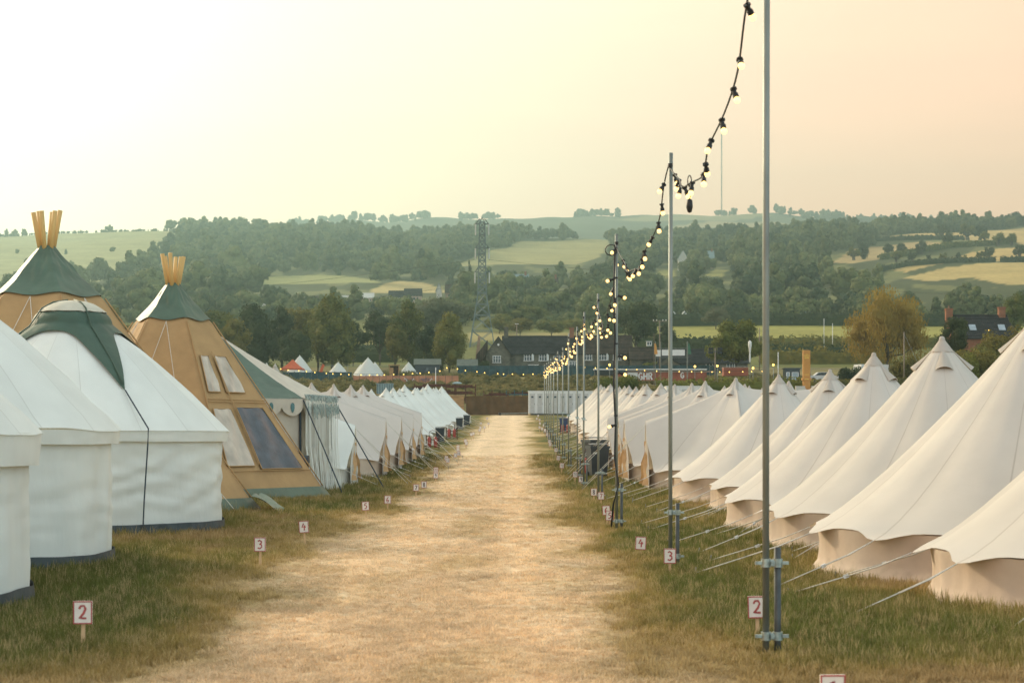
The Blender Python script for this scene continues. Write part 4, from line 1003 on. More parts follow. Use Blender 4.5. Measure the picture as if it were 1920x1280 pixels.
# ------------------------------------------------------------------ tan tipis
def tipi(x, y, rz, Rb, zc, zt, ztip, label, windows, rcap, flap=False):
    t = thing('tipi_tent', label, 'tipi', (x, y, land_z(x, y)), rz, 'tan tipis at left'); N = 6
    def hexr(a, r):                             # radius of a rounded six sided outline
        k = (a % (math.pi/3))-math.pi/6; return r*math.cos(math.pi/6)/math.cos(k)
    def prof(z):                                # corner radius at height z
        return rcap+(Rb-rcap)*(zc-z)/zc if z <= zc else rcap+(.13-rcap)*((z-zc)/(zt-zc))**.86
    def pt_(a, z, lift=0): r = hexr(a, prof(z))+lift; return (r*math.cos(a), r*math.sin(a), z)
    ang = [math.pi/3*i+math.pi/3*k/10 for i in range(6) for k in range(10)]
    def body(u, v):
        a = 6.283185*u; z = .22+(zc+.25-.22)*(1-v); w = .022*nz(math.cos(a)*5, math.sin(a)*5, z*2)+.012*nz(math.cos(a)*14, math.sin(a)*14, z*7)
        return pt_(a, z, w*math.sin(math.pi*v)-.02)
    MB().grid(body, 96, 26, True).build('canvas', M['tipi_tan'], t, True)
    def cap(u, v):
        a = 6.283185*u; zz = zc-.07*(.5-.5*math.cos(a*6))*v*v+.02; z = zt-(zt-zz)*v
        return pt_(a, z, .03+.022*nz(math.cos(a)*6, math.sin(a)*6, z*5)*math.sin(math.pi*v)+.018*math.sin(z*9+5*nz(a*2., z))*math.sin(math.pi*v))
    MB().grid(cap, 120, 18, True).build('peak_cover', M['tipi_green'], t, True)
    MB().grid(lambda u, v: pt_(6.283185*u, .27*(1-v), .02+.05*v+.02*nz(math.cos(6.28*u)*9, math.sin(6.28*u)*9)), 96, 3, True).build('ground_skirt', M['tipi_green'], t, True)
    for k in range(6):
        a = math.pi/3*k+.5; q = .10
        p0 = Vector((q*math.cos(a), q*math.sin(a), zt-.25)); p1 = Vector((q*math.cos(a)+.30*math.cos(a)*.55, q*math.sin(a)+.30*math.sin(a)*.8, ztip+random.uniform(-.06, .04)))
        MB().tube([p0, p0.lerp(p1, .5), p1], .050, 10).build('pole', M['pole_wood'], t, True)
    for k in range(6):
        a = math.pi/3*k; MB().tube([pt_(a, z, .025) for z in np.linspace(zc-.05, .28, 10)], .016, 4).build('seam', M['tipi_tan'], t, True)
        if windows and k == 5: continue
        b = MB(); e = Vector(pt_(a+.52, zc-.08, .04))
        for q in (-.28, .28): b.tube([e, Vector(pt_(a+.52+q, 1.0, .06)), Vector(pt_(a+.52+q*1.05, .05, .25))], .008, 4)
        b.build('guy_rope', M['rope'], t)
    if windows:
        a0, a1 = -math.pi/3, 0.
        def fp(h, z, lift): 
            r = prof(z)+0; A = Vector((r*math.cos(a0), r*math.sin(a0), z)); B = Vector((r*math.cos(a1), r*math.sin(a1), z)); n_ = Vector((math.cos(-math.pi/6), math.sin(-math.pi/6), .55)).normalized()
            return A.lerp(B, h)+n_*lift
        for (h0, h1, h2, h3, z1, z0, mt) in ((.10, .30, .06, .28, 3.40, 2.52, 'window_film_pale'), (.44, .72, .38, .72, 3.40, 2.52, 'window_film_pale'), (.06, .34, .05, .36, 2.12, .78, 'window_film_pale'), (.43, .86, .42, .90, 2.16, .70, 'window_film')):
            def wf(u, v, q=(h0, h1, h2, h3, z1, z0)):
                ha = q[0]+(q[2]-q[0])*v; hb = q[1]+(q[3]-q[1])*v; z = q[4]+(q[5]-q[4])*v
                return fp(ha+(hb-ha)*u, z, .028+.018*nz(u*4, v*3, z1)+.010*math.sin(u*11+v*5))
            wo = MB().grid(wf, 14, 14).build('window', M[mt], t, True)
            fr = MB(); c = [(h0, z1), (h1, z1), (h3, z0), (h2, z0)]
            for (ha, za), (hb, zb) in zip(c, c[1:]+c[:1]): fr.tube([fp(ha, za, .03), fp(hb, zb, .03)], .013, 5)
            fr.build('window_frame', M['tipi_tan'], wo)
        for z in (2.28, 2.34, .66): MB().tube([fp(h, z, .035) for h in (.02, .5, .98)], .012, 4).build('seam', M['tipi_tan'], t)
        MB().tube([fp(.40, z, .045) for z in (3.5, 2.4, .8)], .016, 4).build('seam', M['tipi_tan'], t)
    if flap:
        MB().grid(lambda u, v: (Rb*.98+.05+u*.62+.04*math.sin(v*6), -.75+v*1.1-.25*u, .30*(1-u)+.03+.05*math.sin(v*7+u*4)), 6, 10).build('ground_flap', M['tipi_green'], t, True)
    return t
tipi(-8.28, 45.6, R(0), 3.82, 4.32, 5.22, 5.90, 'smaller tan tipi with clear windows in its right hand panel', True, .92)
tipi(-9.62, 38.6, R(-3), 4.45, 4.42, 5.46, 6.18, 'larger tan tipi with a green peak, rising behind the green covered round tent', False, 1.16, True)

# ------------------------------------------------------------------ green and cream pavilion
def pavilion(x, y):
    t = thing('pavilion', 'eight sided pavilion with a green and cream striped roof and a fringed curtain', 'pavilion', (x, y, land_z(x, y)), R(8))
    Rp, ze, za = 3.0, 2.42, 4.15; V = [Vector((Rp*math.cos(R(45*k)), Rp*math.sin(R(45*k)), 0)) for k in range(8)]
    for k in range(8):
        A, B = V[k], V[(k+1) % 8]; green = k % 2 == 0; mid = (A+B)/2; nrm = mid.normalized(); nm = k
        def roof(u, v, A=A, B=B):
            p = A.lerp(B, u)*(1.035*(1-v)); z = ze+(za-ze)*v**1.06-.05*math.sin(math.pi*v)-.04*math.sin(math.pi*u)*(1-v); w = .025*nz(u*9+nm, v*14, 2.)*(1-v)+.018*math.sin((u-v)*30)*max(0, .35-v)*2*(1 if green else .4)
            return (p.x, p.y, z+w)
        MB().grid(roof, 22, 20).build('roof_panel', M['pav_green'] if green else M['pav_cream'], t, True)
        def wall(u, v, A=A, B=B, nrm=nrm):
            p = A.lerp(B, u)*.985+nrm*.05*nz(u*5+nm*3, v*.8); return (p.x, p.y, ze*v)
        MB().grid(wall, 20, 8).build('wall_panel', M['pav_cream'], t, True)
        def val(u, v, A=A, B=B, nrm=nrm):
            p = A.lerp(B, u)*1.03+nrm*.01; s = abs(math.sin(math.pi*u*4)); return (p.x, p.y, ze-.02-v*(.22+.22*s**.6))
        vo = MB().grid(val, 64, 3).build('valance', M['pav_cream'], t, True)
        b = MB(); e = (B-A).normalized()
        for q in range(4):
            p = A.lerp(B, (q+.5)/4)*1.03+nrm*.022+Vector((0, 0, ze-.25)); b.prism([p+e*.055*math.cos(R(30*i))*(1+.25*math.sin(R(30*i)))+Vector((0, 0, .13*math.sin(R(30*i)))) for i in range(12)], nrm*.006)
        b.build('valance_motif', M['motif_teal'], vo)
        MB().tube([A*1.0+Vector((0, 0, 0)), A*1.0+Vector((0, 0, ze))], .03, 8).build('corner_pole', M['rope_dark'], t)
        MB().tube([A*1.035+Vector((0, 0, ze-.05)), A*1.28+Vector((0, 0, ze*.45)), A*1.48+Vector((0, 0, .02))], .017, 5).build('guy_strap', M['rope_dark'], t)
    A, B = V[7], V[0]; nrm = ((A+B)/2).normalized(); e = (B-A).normalized()
    b = MB()
    for i in range(120):                          # white fringed curtain over the panel that faces the path
        u = (i+.5)/120; p = A.lerp(B, u)*1.045+nrm*random.uniform(.03, .07); w = .012; j = Vector((random.uniform(-.02, .02), random.uniform(-.02, .02), 0)); sp = nrm*random.uniform(.05, .18)
        q = [p-e*w+Vector((0, 0, ze-.05)), p+e*w+Vector((0, 0, ze-.05)), p+e*w+j+Vector((0, 0, 1.2)), p-e*w+j+Vector((0, 0, 1.2)), p+e*w+sp+Vector((0, 0, .03)), p-e*w+sp+Vector((0, 0, .03))]
        b.add(q, [(0,1,2,3), (3,2,4,5)])
    tag(b.build('fringe_curtain', M['canvas_wall'], t), kind='stuff')
    b = MB()
    for i in range(90):
        u = random.random(); p = A.lerp(B, u)*1.05+nrm*.085; z = ze-.12-random.uniform(0, .12); l = random.uniform(.12, .32)
        b.tube([p+Vector((0, 0, z)), p+nrm*.02+Vector((0, 0, z-l))], .010, 3)
    for i in range(150):
        u = random.random(); p = A.lerp(B, u)*1.05; b.tube([p+Vector((0, 0, ze+.10)), p+nrm*.05+Vector((0, 0, ze+random.uniform(-.1, .04)))], .012, 3)
    tag(b.build('tassels', M['fringe_grey'], t), kind='stuff')
    return t
pavilion(-7.85, 49.9)

# ------------------------------------------------------------------ lamp poles and festoon strings
POLES = [(1436, 13.3, 5.6), (1257, 22.2, 4.93), (1156, 31.2, 4.93), (1122, 43.2, 4.8), (1094.5, 51.5, 4.85), (1082.5, 57.5, 4.7), (1066, 66, 4.8), (1055, 74, 4.5), (1045.5, 82, 4.5), (1038, 89, 4.4), (1033, 96, 4.4), (1029, 101, 4.3), (1025, 107, 4.3), (1021, 115, 4.3)]
def coupler(z):
    b = MB(); b.lathe([(.036, -.03), (.036, .03)], 12, 0, (0, 0, z), True); b.lathe([(.036, -.03), (.036, .03)], 12, 0, (.084, 0, z), True); b.box((.042, 0, z), (.05, .045, .045))
    for x in (-.055, .139): b.box((x, -.005, z), (.045, .03, .022)); b.tube([(x*1.0, -.03, z), (x, .03, z)], .009, 6)
    b.tube([(.042, -.05, z), (.042, .05, z)], .010, 6); b.box((.042, -.045, z), (.028, .02, .028))
    return b.mesh('coupler', M['clamp'])
CO = (coupler(.14), coupler(.66))
STAKE = MB().tube([(.084, 0, -.3), (.084, 0, .77)], .0245, 10).mesh('stake', M['galv_dark'], True)
tops = []
for i, (px, Y, h) in enumerate(POLES):
    x = (px-960)/F*Y; z = field_z(Y)
    t = thing('lamp_pole', f'galvanised lamp pole holding festoon lights, {ORD[i]} from the front' if i else 'nearest galvanised lamp pole, running out of the top of the photo', 'pole', (x, Y, z), random.uniform(-.12, .12), 'festoon lamp poles beside the path')
    MB().tube([(0, 0, -.2), (0, 0, h*.5), (random.uniform(-.02, .02), 0, h)], .0245, 12).build('tube', M['galv'], t, True)
    link('stake', STAKE, t)
    for c in CO: link('coupler', c, t)
    if i in (5, 6, 7, 4): 
        MB().box((0, 0, 1.9), (.09, .06, .06)).tube([(-.07, 0, 1.93), (.08, 0, 1.86)], .012, 5).build('coupler', M['clamp'], t)
    b = MB(); zt = h-.17
    for k in range(3): b.lathe([(.027, -.008), (.032, 0), (.027, .008)], 10, 0, (0, 0, zt+.018*k))
    b.build('tie', M['black_rubber'], t); tops.append(Vector((x, Y, z+zt)))
HOLD = MB().lathe([(.0, .0), (.030, .0), (.030, -.016), (.018, -.020), (.018, -.052), (.026, -.056), (.026, -.088), (.019, -.092)], 10, close=True).mesh('lamp_holder', M['black_rubber'])
BULB = MB().lathe([(.013, -.088), (.020, -.098), (.026, -.108), (.0275, -.120), (.025, -.133), (.016, -.143), (.004, -.147)], 12, close=True).mesh('bulb', M['bulb'], True)
def festoon(A, B, sag, nb, label, seed, group='festoon strings of warm bulbs over the path edge', jit=.03, bulbs=True, hold=HOLD, bulb=BULB, rad=.0085, name='festoon_string'):
    r = np.random.default_rng(seed); L = B-A
    def P(u): p = A.lerp(B, u); p.z -= 4*sag*u*(1-u)*(1+.25*(u-.5)); p.x += .03*math.sin(u*19+seed); p.z += .015*math.sin(u*31+seed*2); return p
    t = thing(name, label, 'string lights', A, 0, group)
    MB().tube([P(k/40)-A for k in range(41)], rad, 6).build('cable', M['black_rubber'], t, True)
    for k in range(nb):
        u = (k+.5+r.uniform(-.2, .2))/nb; p = P(u)-A
        h = link('lamp_holder', hold, t, p); h.rotation_euler = (r.normal(0, .28), r.normal(0, .38), r.uniform(0, 6))
        link('bulb', bulb, h)
    return t
for i in range(len(tops)-1):
    A, B = tops[i].copy(), tops[i+1].copy(); d = (B-A).length
    if i == 0: A.z = 5.15
    festoon(A, B, .78 if i == 0 else .085*d if i < 3 else .07*d, 13 if d > 8 else 12 if d > 6.5 else 10, ('festoon string from the nearest lamp pole down to the second pole' if i == 0 else f'festoon string between the {ORD[i]} and {ORD[i+1]} lamp poles'), i+3)
# loose ends: a plug hanging from the first string and the black supply cable down the third pole
t = thing('hanging_plug', 'black cable joint and plug hanging from the lowest point of the first festoon string', 'plug', (1.85, 19.45, 4.20))
MB().tube([(0, 0, 0), (.01, 0, -.12), (0, 0, -.17)], .008, 6).build('cable', M['black_rubber'], t); MB().lathe([(.008, -.15), (.03, -.17), (.035, -.24), (.022, -.29), (.005, -.30)], 10, close=True).build('plug', M['black_rubber'], t, True)
MB().tube([(.02*math.cos(a), 0, .03+.06*math.sin(a)) for a in np.linspace(-1.4, 4.4, 14)], .006, 5).build('cable_loop', M['black_rubber'], t)
p = tops[2]; zb = field_z(31.2)
t = thing('supply_cable', 'thick black supply cable coiled and taped on the third lamp pole', 'cable', (p.x, p.y, zb), 0)
MB().tube([(-.03, -.03, 4.7), (-.045, -.03, 4.0), (-.03, -.035, 3.2), (-.05, -.03, 2.4), (-.02, -.035, 1.75), (-.035, -.03, 1.2), (.03, -.04, .75), (-.06, -.05, .4), (-.09, -.05, .03)], .016, 6).build('cable', M['black_rubber'], t, True)
MB().tube([(-.03+.10*math.cos(a)-.06, -.03, 4.66+.09*math.sin(a)) for a in np.linspace(0, 6.28, 16)], .009, 5).build('coil', M['black_rubber'], t)
for z in (4.2, 3.1, 1.9): MB().lathe([(.034, -.012), (.034, .012)], 10, 0, (-.012, -.01, z), True).build('tape', M['black_rubber'], t)
for k, (dx, z, sd) in enumerate(((-.10, 4.18, -1), (-.08, 3.86, 0), (-.11, 3.6, 0), (.05, 3.9, 1), (.06, 2.9, 1), (.07, 2.62, 1), (-.02, 1.75, -1))):
    h = link('lamp_holder', HOLD, t, (dx*.4, -.05, z)); h.rotation_euler = (0, -sd*1.25, 0); link('bulb', BULB, h)

# ------------------------------------------------------------------ number signs
STR = {'0': [[(.5,1.3),(.15,1.1),(.1,.65),(.2,.15),(.5,.02),(.8,.2),(.9,.7),(.8,1.15),(.55,1.31)]], '1': [[(.3,1.1),(.55,1.3),(.5,.02)]], '2': [[(.12,1.0),(.3,1.27),(.65,1.3),(.82,1.02),(.62,.6),(.15,.08),(.5,.12),(.92,.1)]],
 '3': [[(.15,1.15),(.45,1.3),(.8,1.1),(.72,.82),(.42,.68)],[(.42,.70),(.8,.6),(.85,.28),(.5,.02),(.12,.15)]], '4': [[(.5,1.3),(.12,.55),(.5,.62),(.95,.62)],[(.72,.95),(.62,.5),(.6,.0)]], '5': [[(.85,1.3),(.3,1.25),(.22,.78),(.6,.8),(.85,.5),(.6,.08),(.15,.05)]],
 '6': [[(.75,1.3),(.35,.95),(.15,.4),(.35,.05),(.75,.1),(.82,.45),(.5,.6),(.22,.4)]], '7': [[(.1,1.2),(.5,1.24),(.9,1.28),(.6,.6),(.42,.0)]], '8': [[(.5,.68),(.22,.95),(.35,1.28),(.65,1.28),(.78,.98),(.5,.68),(.2,.35),(.3,.05),(.7,.05),(.82,.35),(.52,.69)]], '9': [[(.78,1.0),(.5,1.3),(.2,1.05),(.3,.72),(.6,.75),(.8,1.05),(.7,.5),(.5,.0)]],
 'G': [[(.88,1.1),(.5,1.32),(.12,.95),(.12,.35),(.5,.0),(.88,.2),(.88,.6),(.55,.6)]], 'H': [[(.12,0),(.12,1.3)],[(.88,0),(.88,1.3)],[(.12,.66),(.88,.66)]], 'R': [[(.12,0),(.12,1.3),(.6,1.28),(.85,1.0),(.6,.68),(.14,.66)],[(.5,.66),(.9,0)]],
 'T': [[(.05,1.3),(.95,1.3)],[(.5,1.28),(.5,0)]], 'E': [[(.85,1.3),(.15,1.3),(.15,0),(.85,0)],[(.15,.67),(.7,.67)]], 'P': [[(.15,0),(.15,1.3),(.65,1.28),(.85,1.0),(.65,.66),(.17,.64)]], 'A': [[(.05,0),(.5,1.3),(.95,0)],[(.25,.45),(.75,.45)]], 'Y': [[(.05,1.3),(.5,.7),(.95,1.3)],[(.5,.7),(.5,0)]], 'B': [[(.15,.66),(.15,0),(.7,.03),(.88,.35),(.65,.66),(.15,.67),(.15,1.3),(.6,1.28),(.78,1.0),(.62,.68)]], 'N': [[(.1,0),(.1,1.3),(.9,0),(.9,1.3)]], 'O': [[(.5,1.3),(.12,1.0),(.12,.3),(.5,0),(.88,.3),(.88,1.0),(.53,1.3)]]}
def glyphs(b, text, x0, z0, h, w, gap, wd, y, th=.002):
    """brush strokes of TEXT in the x-z plane facing -y"""
    s = h/1.3
    for ci, ch in enumerate(text):
        for si, st in enumerate(STR.get(ch, [])):
            pts = [Vector((x0+ci*(w+gap)+px*w, 0, z0+pz*s)) for px, pz in st]; yy = y-th-.0004*si; L, R2 = [], []
            for i, p in enumerate(pts):
                t = (pts[min(i+1, len(pts)-1)]-pts[max(i-1, 0)]).normalized(); nn = Vector((-t.z, 0, t.x))*wd*.5*random.uniform(.85, 1.15)
                L.append(p+nn); R2.append(p-nn)
            n = len(pts); vs = [Vector((q.x, yy, q.z)) for q in L+R2]
            b.add(vs, [(i, i+1, n+i+1, n+i) for i in range(n-1)])
    return b
BW, BHH, BT = .138, .168, .020
BOARD = MB().box((0, 0, 0), (BW, BT, BHH)).mesh('board', M['board_white'])
def border():
    b = MB(); e = .009; y = -BT/2-.0012
    b.box((0, y, BHH/2-e/2), (BW, .003, e)); b.box((0, y, -BHH/2+e/2), (BW, .003, e)); b.box((-BW/2+e/2, y, 0), (e, .003, BHH-2*e)); b.box((BW/2-e/2, y, 0), (e, .003, BHH-2*e)); return b
BORD = border().mesh('painted_border', M['red_paint'])
STK = MB().box((0, .0, -.02), (.030, .014, .44)).prism([(-.015, -.007, -.24), (.015, -.007, -.24), (0, -.007, -.30)], (0, .014, 0)).mesh('stake', M['stake_wood'])
def sign(px, py, num, Yb, label, group, dark=False, tilt=0, ctr=.285):
    """a board whose centre shows at (px, py), standing at distance Yb"""
    x = (px-960)/F*Yb; zc = EYE+(HZ-py)/F*Yb; z = field_z(Yb)
    t = thing('number_sign', label, 'sign', (x, Yb, z), random.uniform(-.12, .12), group); t.rotation_euler.y = tilt
    bo = link('board', BOARD, t, (0, -.018, zc-z)); link('painted_border', BORD, bo)
    if num:
        n = len(num); w = .066 if n == 1 else .044
        glyphs(MB(), num, -(w*n+.008*(n-1))/2, -.050, .10, w, .008, .017 if n == 1 else .011, -BT/2).build('number', M['ink_dark'] if dark else M['red_paint'], bo)
    link('stake', STK, t, (0, 0, zc-z-.12))
    return t
NW = {'1':'one','2':'two','3':'three','4':'four','5':'five','6':'six','7':'seven','8':'eight','9':'nine','20':'twenty','10':'ten','18':'eighteen','14':'fourteen','15':'fifteen','12':'twelve','16':'sixteen','11':'eleven','13':'thirteen'}
SGL, SGR = 'number signs along the left edge of the path', 'number signs along the right edge of the path'
def ydist(by):
    return gp(960, by).y
for px, py, num, by, dk, tl in ((156,1147,'2',1216,0,0), (488,1020,'3',1063,0,0), (572,987,'4',1023,0,-.06), (686.5,948,'5',970,0,-.05), (727,936,'6',957,0,0), (780,913.5,'7',930,1,.02), (795,908,'8',926,1,0), (817,891,'9',904,1,0), (817.5,880.5,'20',897,0,0)):
    sign(px, py, num, ydist(by), f'white sign painted with the number {NW[num]}, standing left of the path', SGL, dk, tl)
for px, py, num, by, dk, tl in ((1560,1292,'1',1352,0,0), (1421,1137,'2',1200,0,-.03), (1256,1041.5,'3',1078,0,0), (1200,1017.5,'4',1044,0,.05), (1142.5,966,'5',988,0,.04), (1139,956,'6',982,0,-.08), (1127,929,'7',946,0,0), (1113.5,922,'8',941,1,0), (1089.5,898,'9',914,1,0), (1078,889,'20',906,1,.03), (1053,872.5,'10',888,1,.04), (1046.5,858,'18',870,1,.05), (1042.5,843,'14',856,1,0)):
    sign(px, py, num, ydist(by), (f'white sign painted with the number {NW[num]}, standing right of the path' if num != '1' else 'white sign at the bottom edge of the photo, only its red top border showing'), SGR, dk, tl)
for side, lst in (('left', ((836.5,858.5,870,'15'), (839.5,862.5,872,'12'), (853.5,853,864,'13'), (860,849.5,862,'16'), (859,837.5,850,''), (859.5,842,853,''), (872.5,826,838,''), (874,830.5,841,''), (884,814,825,''), (887.5,812.5,823,''), (899,806,816,''), (901,801.5,812,''), (908,801,811,''), (902,793.5,802,''), (913,784,793,''), (916,794,802,''))),
                  ('right', ((1030,827,838,'11'), (1032,832.5,842,'13'), (1029,816.5,826,''), (1026.5,814,824,''), (1025.5,808.5,818,''), (1022,806,815,''), (1016.5,803.5,812,''), (1011.8,801,810,''), (1019,797,806,''), (1012.2,793.5,802,''), (1011.3,787,795,''), (1006.5,784.5,792,''), (1009.5,779,787,'')))):
    lst = sorted(lst, key=lambda q: -q[2]); kk = 0
    for px, py, by, num in lst:
        if num: sign(px, py, num, ydist(by), f'small far sign painted with the number {NW[num]}, {side} of the path', SGL if side == 'left' else SGR, True, random.uniform(-.05, .05))
        else: sign(px, py, num, ydist(by), f'tiny far white number sign, {ORD[kk]} of the unreadable ones along the {side} edge', SGL if side == 'left' else SGR, True, random.uniform(-.06, .06)); kk += 1

# ------------------------------------------------------------------ bins and fire points
def wheelie(x, y, label, mat='bin_dark', rz=0, sc=1):
    t = thing('wheelie_bin', label, 'bin', (x, y, land_z(x, y)), rz, 'dark bins between the tents'); t.scale = (sc,)*3
    def ring(z, w, d): return [(-w/2, -d/2, z), (w/2, -d/2, z), (w/2, d/2, z), (-w/2, d/2, z)]
    vs = ring(.08, .44, .48)+ring(.85, .54, .60)+ring(.85, .58, .66)+ring(.92, .58, .66)
    MB().add(vs, [(3,2,1,0)]+[(j*4+i, j*4+(i+1) % 4, (j+1)*4+(i+1) % 4, (j+1)*4+i) for j in range(3) for i in range(4)]+[(12,13,14,15)]).build('body', M[mat], t)
    MB().grid(lambda u, v: ((u-.5)*.60, (v-.5)*.70, .925+.075*math.cos((v-.5)*2.2)*(1-.3*abs(2*u-1)**3)), 8, 8).build('lid', M[mat], t, True)
    MB().tube([(-.22, .36, .90), (.22, .36, .90)], .018, 6).build('handle', M[mat], t)
    for s in (-1, 1): MB().tube([(s*.24-.03, .22, .10), (s*.24+.03, .22, .10)], .10, 12).build('wheel', M['black_rubber'], t)
def extinguishers(x, y, label, rz=0):
    t = thing('fire_point', label, 'fire extinguishers', (x, y, land_z(x, y)), rz, 'red fire points between the tents')
    MB().box((0, .12, .45), (.62, .02, .04)).box((-.3, .12, .33), (.04, .03, .66)).box((.3, .12, .33), (.04, .03, .66)).box((0, 0, .08), (.66, .30, .03)).tube([(-.18, .12, .47), (-.15, .12, .82), (.0, .12, .90), (.15, .12, .82), (.18, .12, .47)], .014, 5).build('stand', M['rust'], t)
    for s in (-.15, .15):
        e = MB().lathe([(.0, .10), (.085, .10), (.09, .13), (.09, .50), (.07, .56), (.03, .60)], 12, 0, (s, 0, 0), True).build('extinguisher', M['ext_red'], t, True)
        MB().box((s, -.02, .63), (.04, .12, .03)).tube([(s, -.04, .60), (s+.10, -.05, .5), (s+.09, -.05, .25)], .012, 5).build('valve', M['black_rubber'], e)
wheelie((1115-960)/F*63.5, 63.5, 'tall dark bin standing behind the red fire point, right of the path', rz=.4, sc=1.2)
wheelie((1118-960)/F*59.5, 58.6, 'dark bin in front of the tent with the tan door lining, right of the path', rz=.2, sc=1.1)
extinguishers((1106-960)/F*60.5, 60.2, 'red fire extinguishers on a stand by the dark bins, right of the path', .3)
wheelie((1057-960)/F*118, 118, 'small blue bin far down the right hand row', 'bin_blue')
extinguishers((1060-960)/F*115, 115, 'tiny red fire point beside the blue bin far down the right hand row')
t = thing('barbecue', 'black drum barbecue at the right edge of the small tipi, before the pavilion', 'barbecue', ((556-960)/F*46.9, 46.9, field_z(46.9)))
MB().tube([(-.30, 0, .80), (.30, 0, .80)], .17, 16).build('drum', M['black_rubber'], t, True); MB().grid(lambda u, v: ((u-.5)*.62, -.185*math.cos(math.pi*v), .81+.185*math.sin(math.pi*v)), 4, 10).build('lid', M['bin_dark'], t, True)
for sx in (-.22, .22):
    for sy in (-.12, .12): MB().tube([(sx, sy, 0), (sx*.9, sy*.8, .72)], .015, 5).build('leg', M['black_rubber'], t)
for px, py, lab in ((834, 786, 'dark bin between white tents, nearest on the left row'), (868.5, 764, 'dark bin with an open lid between the farthest left tents'), (881.5, 759, 'farthest dark bin, beside the last left tent')):
    Y_ = {834: 98, 868.5: 126, 881.5: 138}[px]; x_ = (px-960)/F*Y_; wheelie(x_-.25, Y_, lab, sc=.85)
extinguishers((811-960)/F*88, 88, 'red fire extinguishers on a stand between white tents, nearer of two at left')
extinguishers((847-960)/F*104, 104, 'red fire extinguishers on a stand between white tents, farther of two at left')

# ------------------------------------------------------------------ the end of the field
def cabin(px0, px1, d, h, label, doors):
    x0, x1 = (px0-960)/F*d, (px1-960)/F*d; z = land_z((x0+x1)/2, d); w = x1-x0
    t = thing('toilet_cabin', label, 'toilet block', ((x0+x1)/2, d, z), 0, 'white toilet cabins')
    b = MB(); b.box((0, 1.25, .12+h/2), (w, 2.5, h-.04)); b.box((0, 1.25, h+.13), (w+.08, 2.6, .08)); b.build('body', M['white_paint'], t)
    MB().box((0, 1.25, .06), (w-.4, 2.2, .12)).build('base_frame', M['galv_dark'], t)
    for k in range(doors):
        x = -w/2+(k+.5)*w/doors; dw = w/doors*.70
        do = MB().box((x, -.02, h*.52), (dw, .05, h*.86)).build('door', M['door_grey'], t)
        for zz, hh in ((h*.70, h*.40), (h*.27, h*.30)):
            b = MB()
            for q in (-1, 1): b.box((x+q*dw*.40, -.055, zz), (.025, .02, hh)); b.box((x, -.055, zz+q*hh/2), (dw*.82, .02, .025))
            b.build('panel_trim', M['white_paint'], do)
        MB().box((x, -.05, h*.80), (.22, .012, .17)).build('door_sign', M['dark_blue'], do)
        MB().box((x+dw*.40, -.06, h*.50), (.035, .05, .12)).build('handle', M['galv_dark'], do)
    return t
cabin(991, 1148, 187, 2.25, 'long white toilet cabin with a row of doors at the end of the path', 11)
cabin(1150, 1236, 188, 2.2, 'white toilet cabin with two blue door signs, half hidden behind tent peaks', 6)
for i, (px0, px1, d, lab) in enumerate(((1250, 1330, 182, 'white cabin roof line showing behind the peaks left of the second lamp pole'), (1545, 1700, 176, 'long low white cabin roof behind the golden willow side tent peaks'))):
    cabin(px0, px1, d, 2.75 if i == 0 else 2.3, lab, 6)
x0, x1, d = (874-960)/F*187, (990-960)/F*187, 187; z0 = land_z(0, d)
t = thing('hessian_fence', 'brown hessian screen fence closing the end of the path', 'fence', (0, d, z0))
MB().grid(lambda u, v: (x0+(x1-x0)*u, .06*nz(u*14, v*3)+.05*math.sin(u*40+2*v), 1.88*v+.03*math.sin(u*9)*v), 60, 10).build('screen', M['hessian'], t, True)
for k in range(5): MB().tube([(x0+(x1-x0)*k/4, .12, 0), (x0+(x1-x0)*k/4, .12, 1.95)], .03, 6).build('post', M['timber_pole'], t)
t = thing('trailer_drawbar', 'grey metal trailer drawbar lying in front of the hessian fence', 'drawbar', ((965-960)/F*184, 184, land_z(0, 184)))
MB().tube([(-1.3, 0, .18), (1.3, .2, .25)], .05, 6).tube([(-1.3, 0, .18), (-1.6, 0, .22)], .07, 6).build('bar', M['galv'], t); MB().tube([(-1.45, -.1, .14), (-1.45, .1, .14)], .13, 10).build('jockey_wheel', M['black_rubber'], t)
# timber panels, tank and pallet racks on the bank at left
t = thing('timber_wall', 'pale plywood hoarding behind the last white tents at left', 'hoarding', far(800, 193))
for k in range(6): MB().box((-3.4+k*1.32, 0, .95), (1.3, .06, 1.9)).build('board', M['timber'], t)
MB().box((-.1, -.05, 1.93), (8.0, .12, .07)).build('top_rail', M['stake_wood'], t)
for px, dz, lab in ((722, 1.35, 'upper grey blue ribbed tank stacked on the bank at left'), (724, 0.0, 'lower grey blue ribbed tank under the other on the bank at left')):
    p = far(px, 203); t = thing('water_tank', lab, 'tank', (p.x, p.y, p.z+dz), 0, 'stacked grey blue tanks'); b = MB().box((0, 0, .62), (1.75, 1.2, 1.1))
    b.build('tank', M['ibc'], t)
    for k in range(7): MB().box((-.78+k*.26, -.62, .62), (.05, .04, 1.1)).build('rib', M['steel_blue'], t)
    MB().box((0, 0, 1.20), (1.85, 1.28, .07)).build('lid', M['ibc'], t); MB().box((0, 0, .035), (1.8, 1.2, .07)).build('pallet', M['stake_wood'], t)
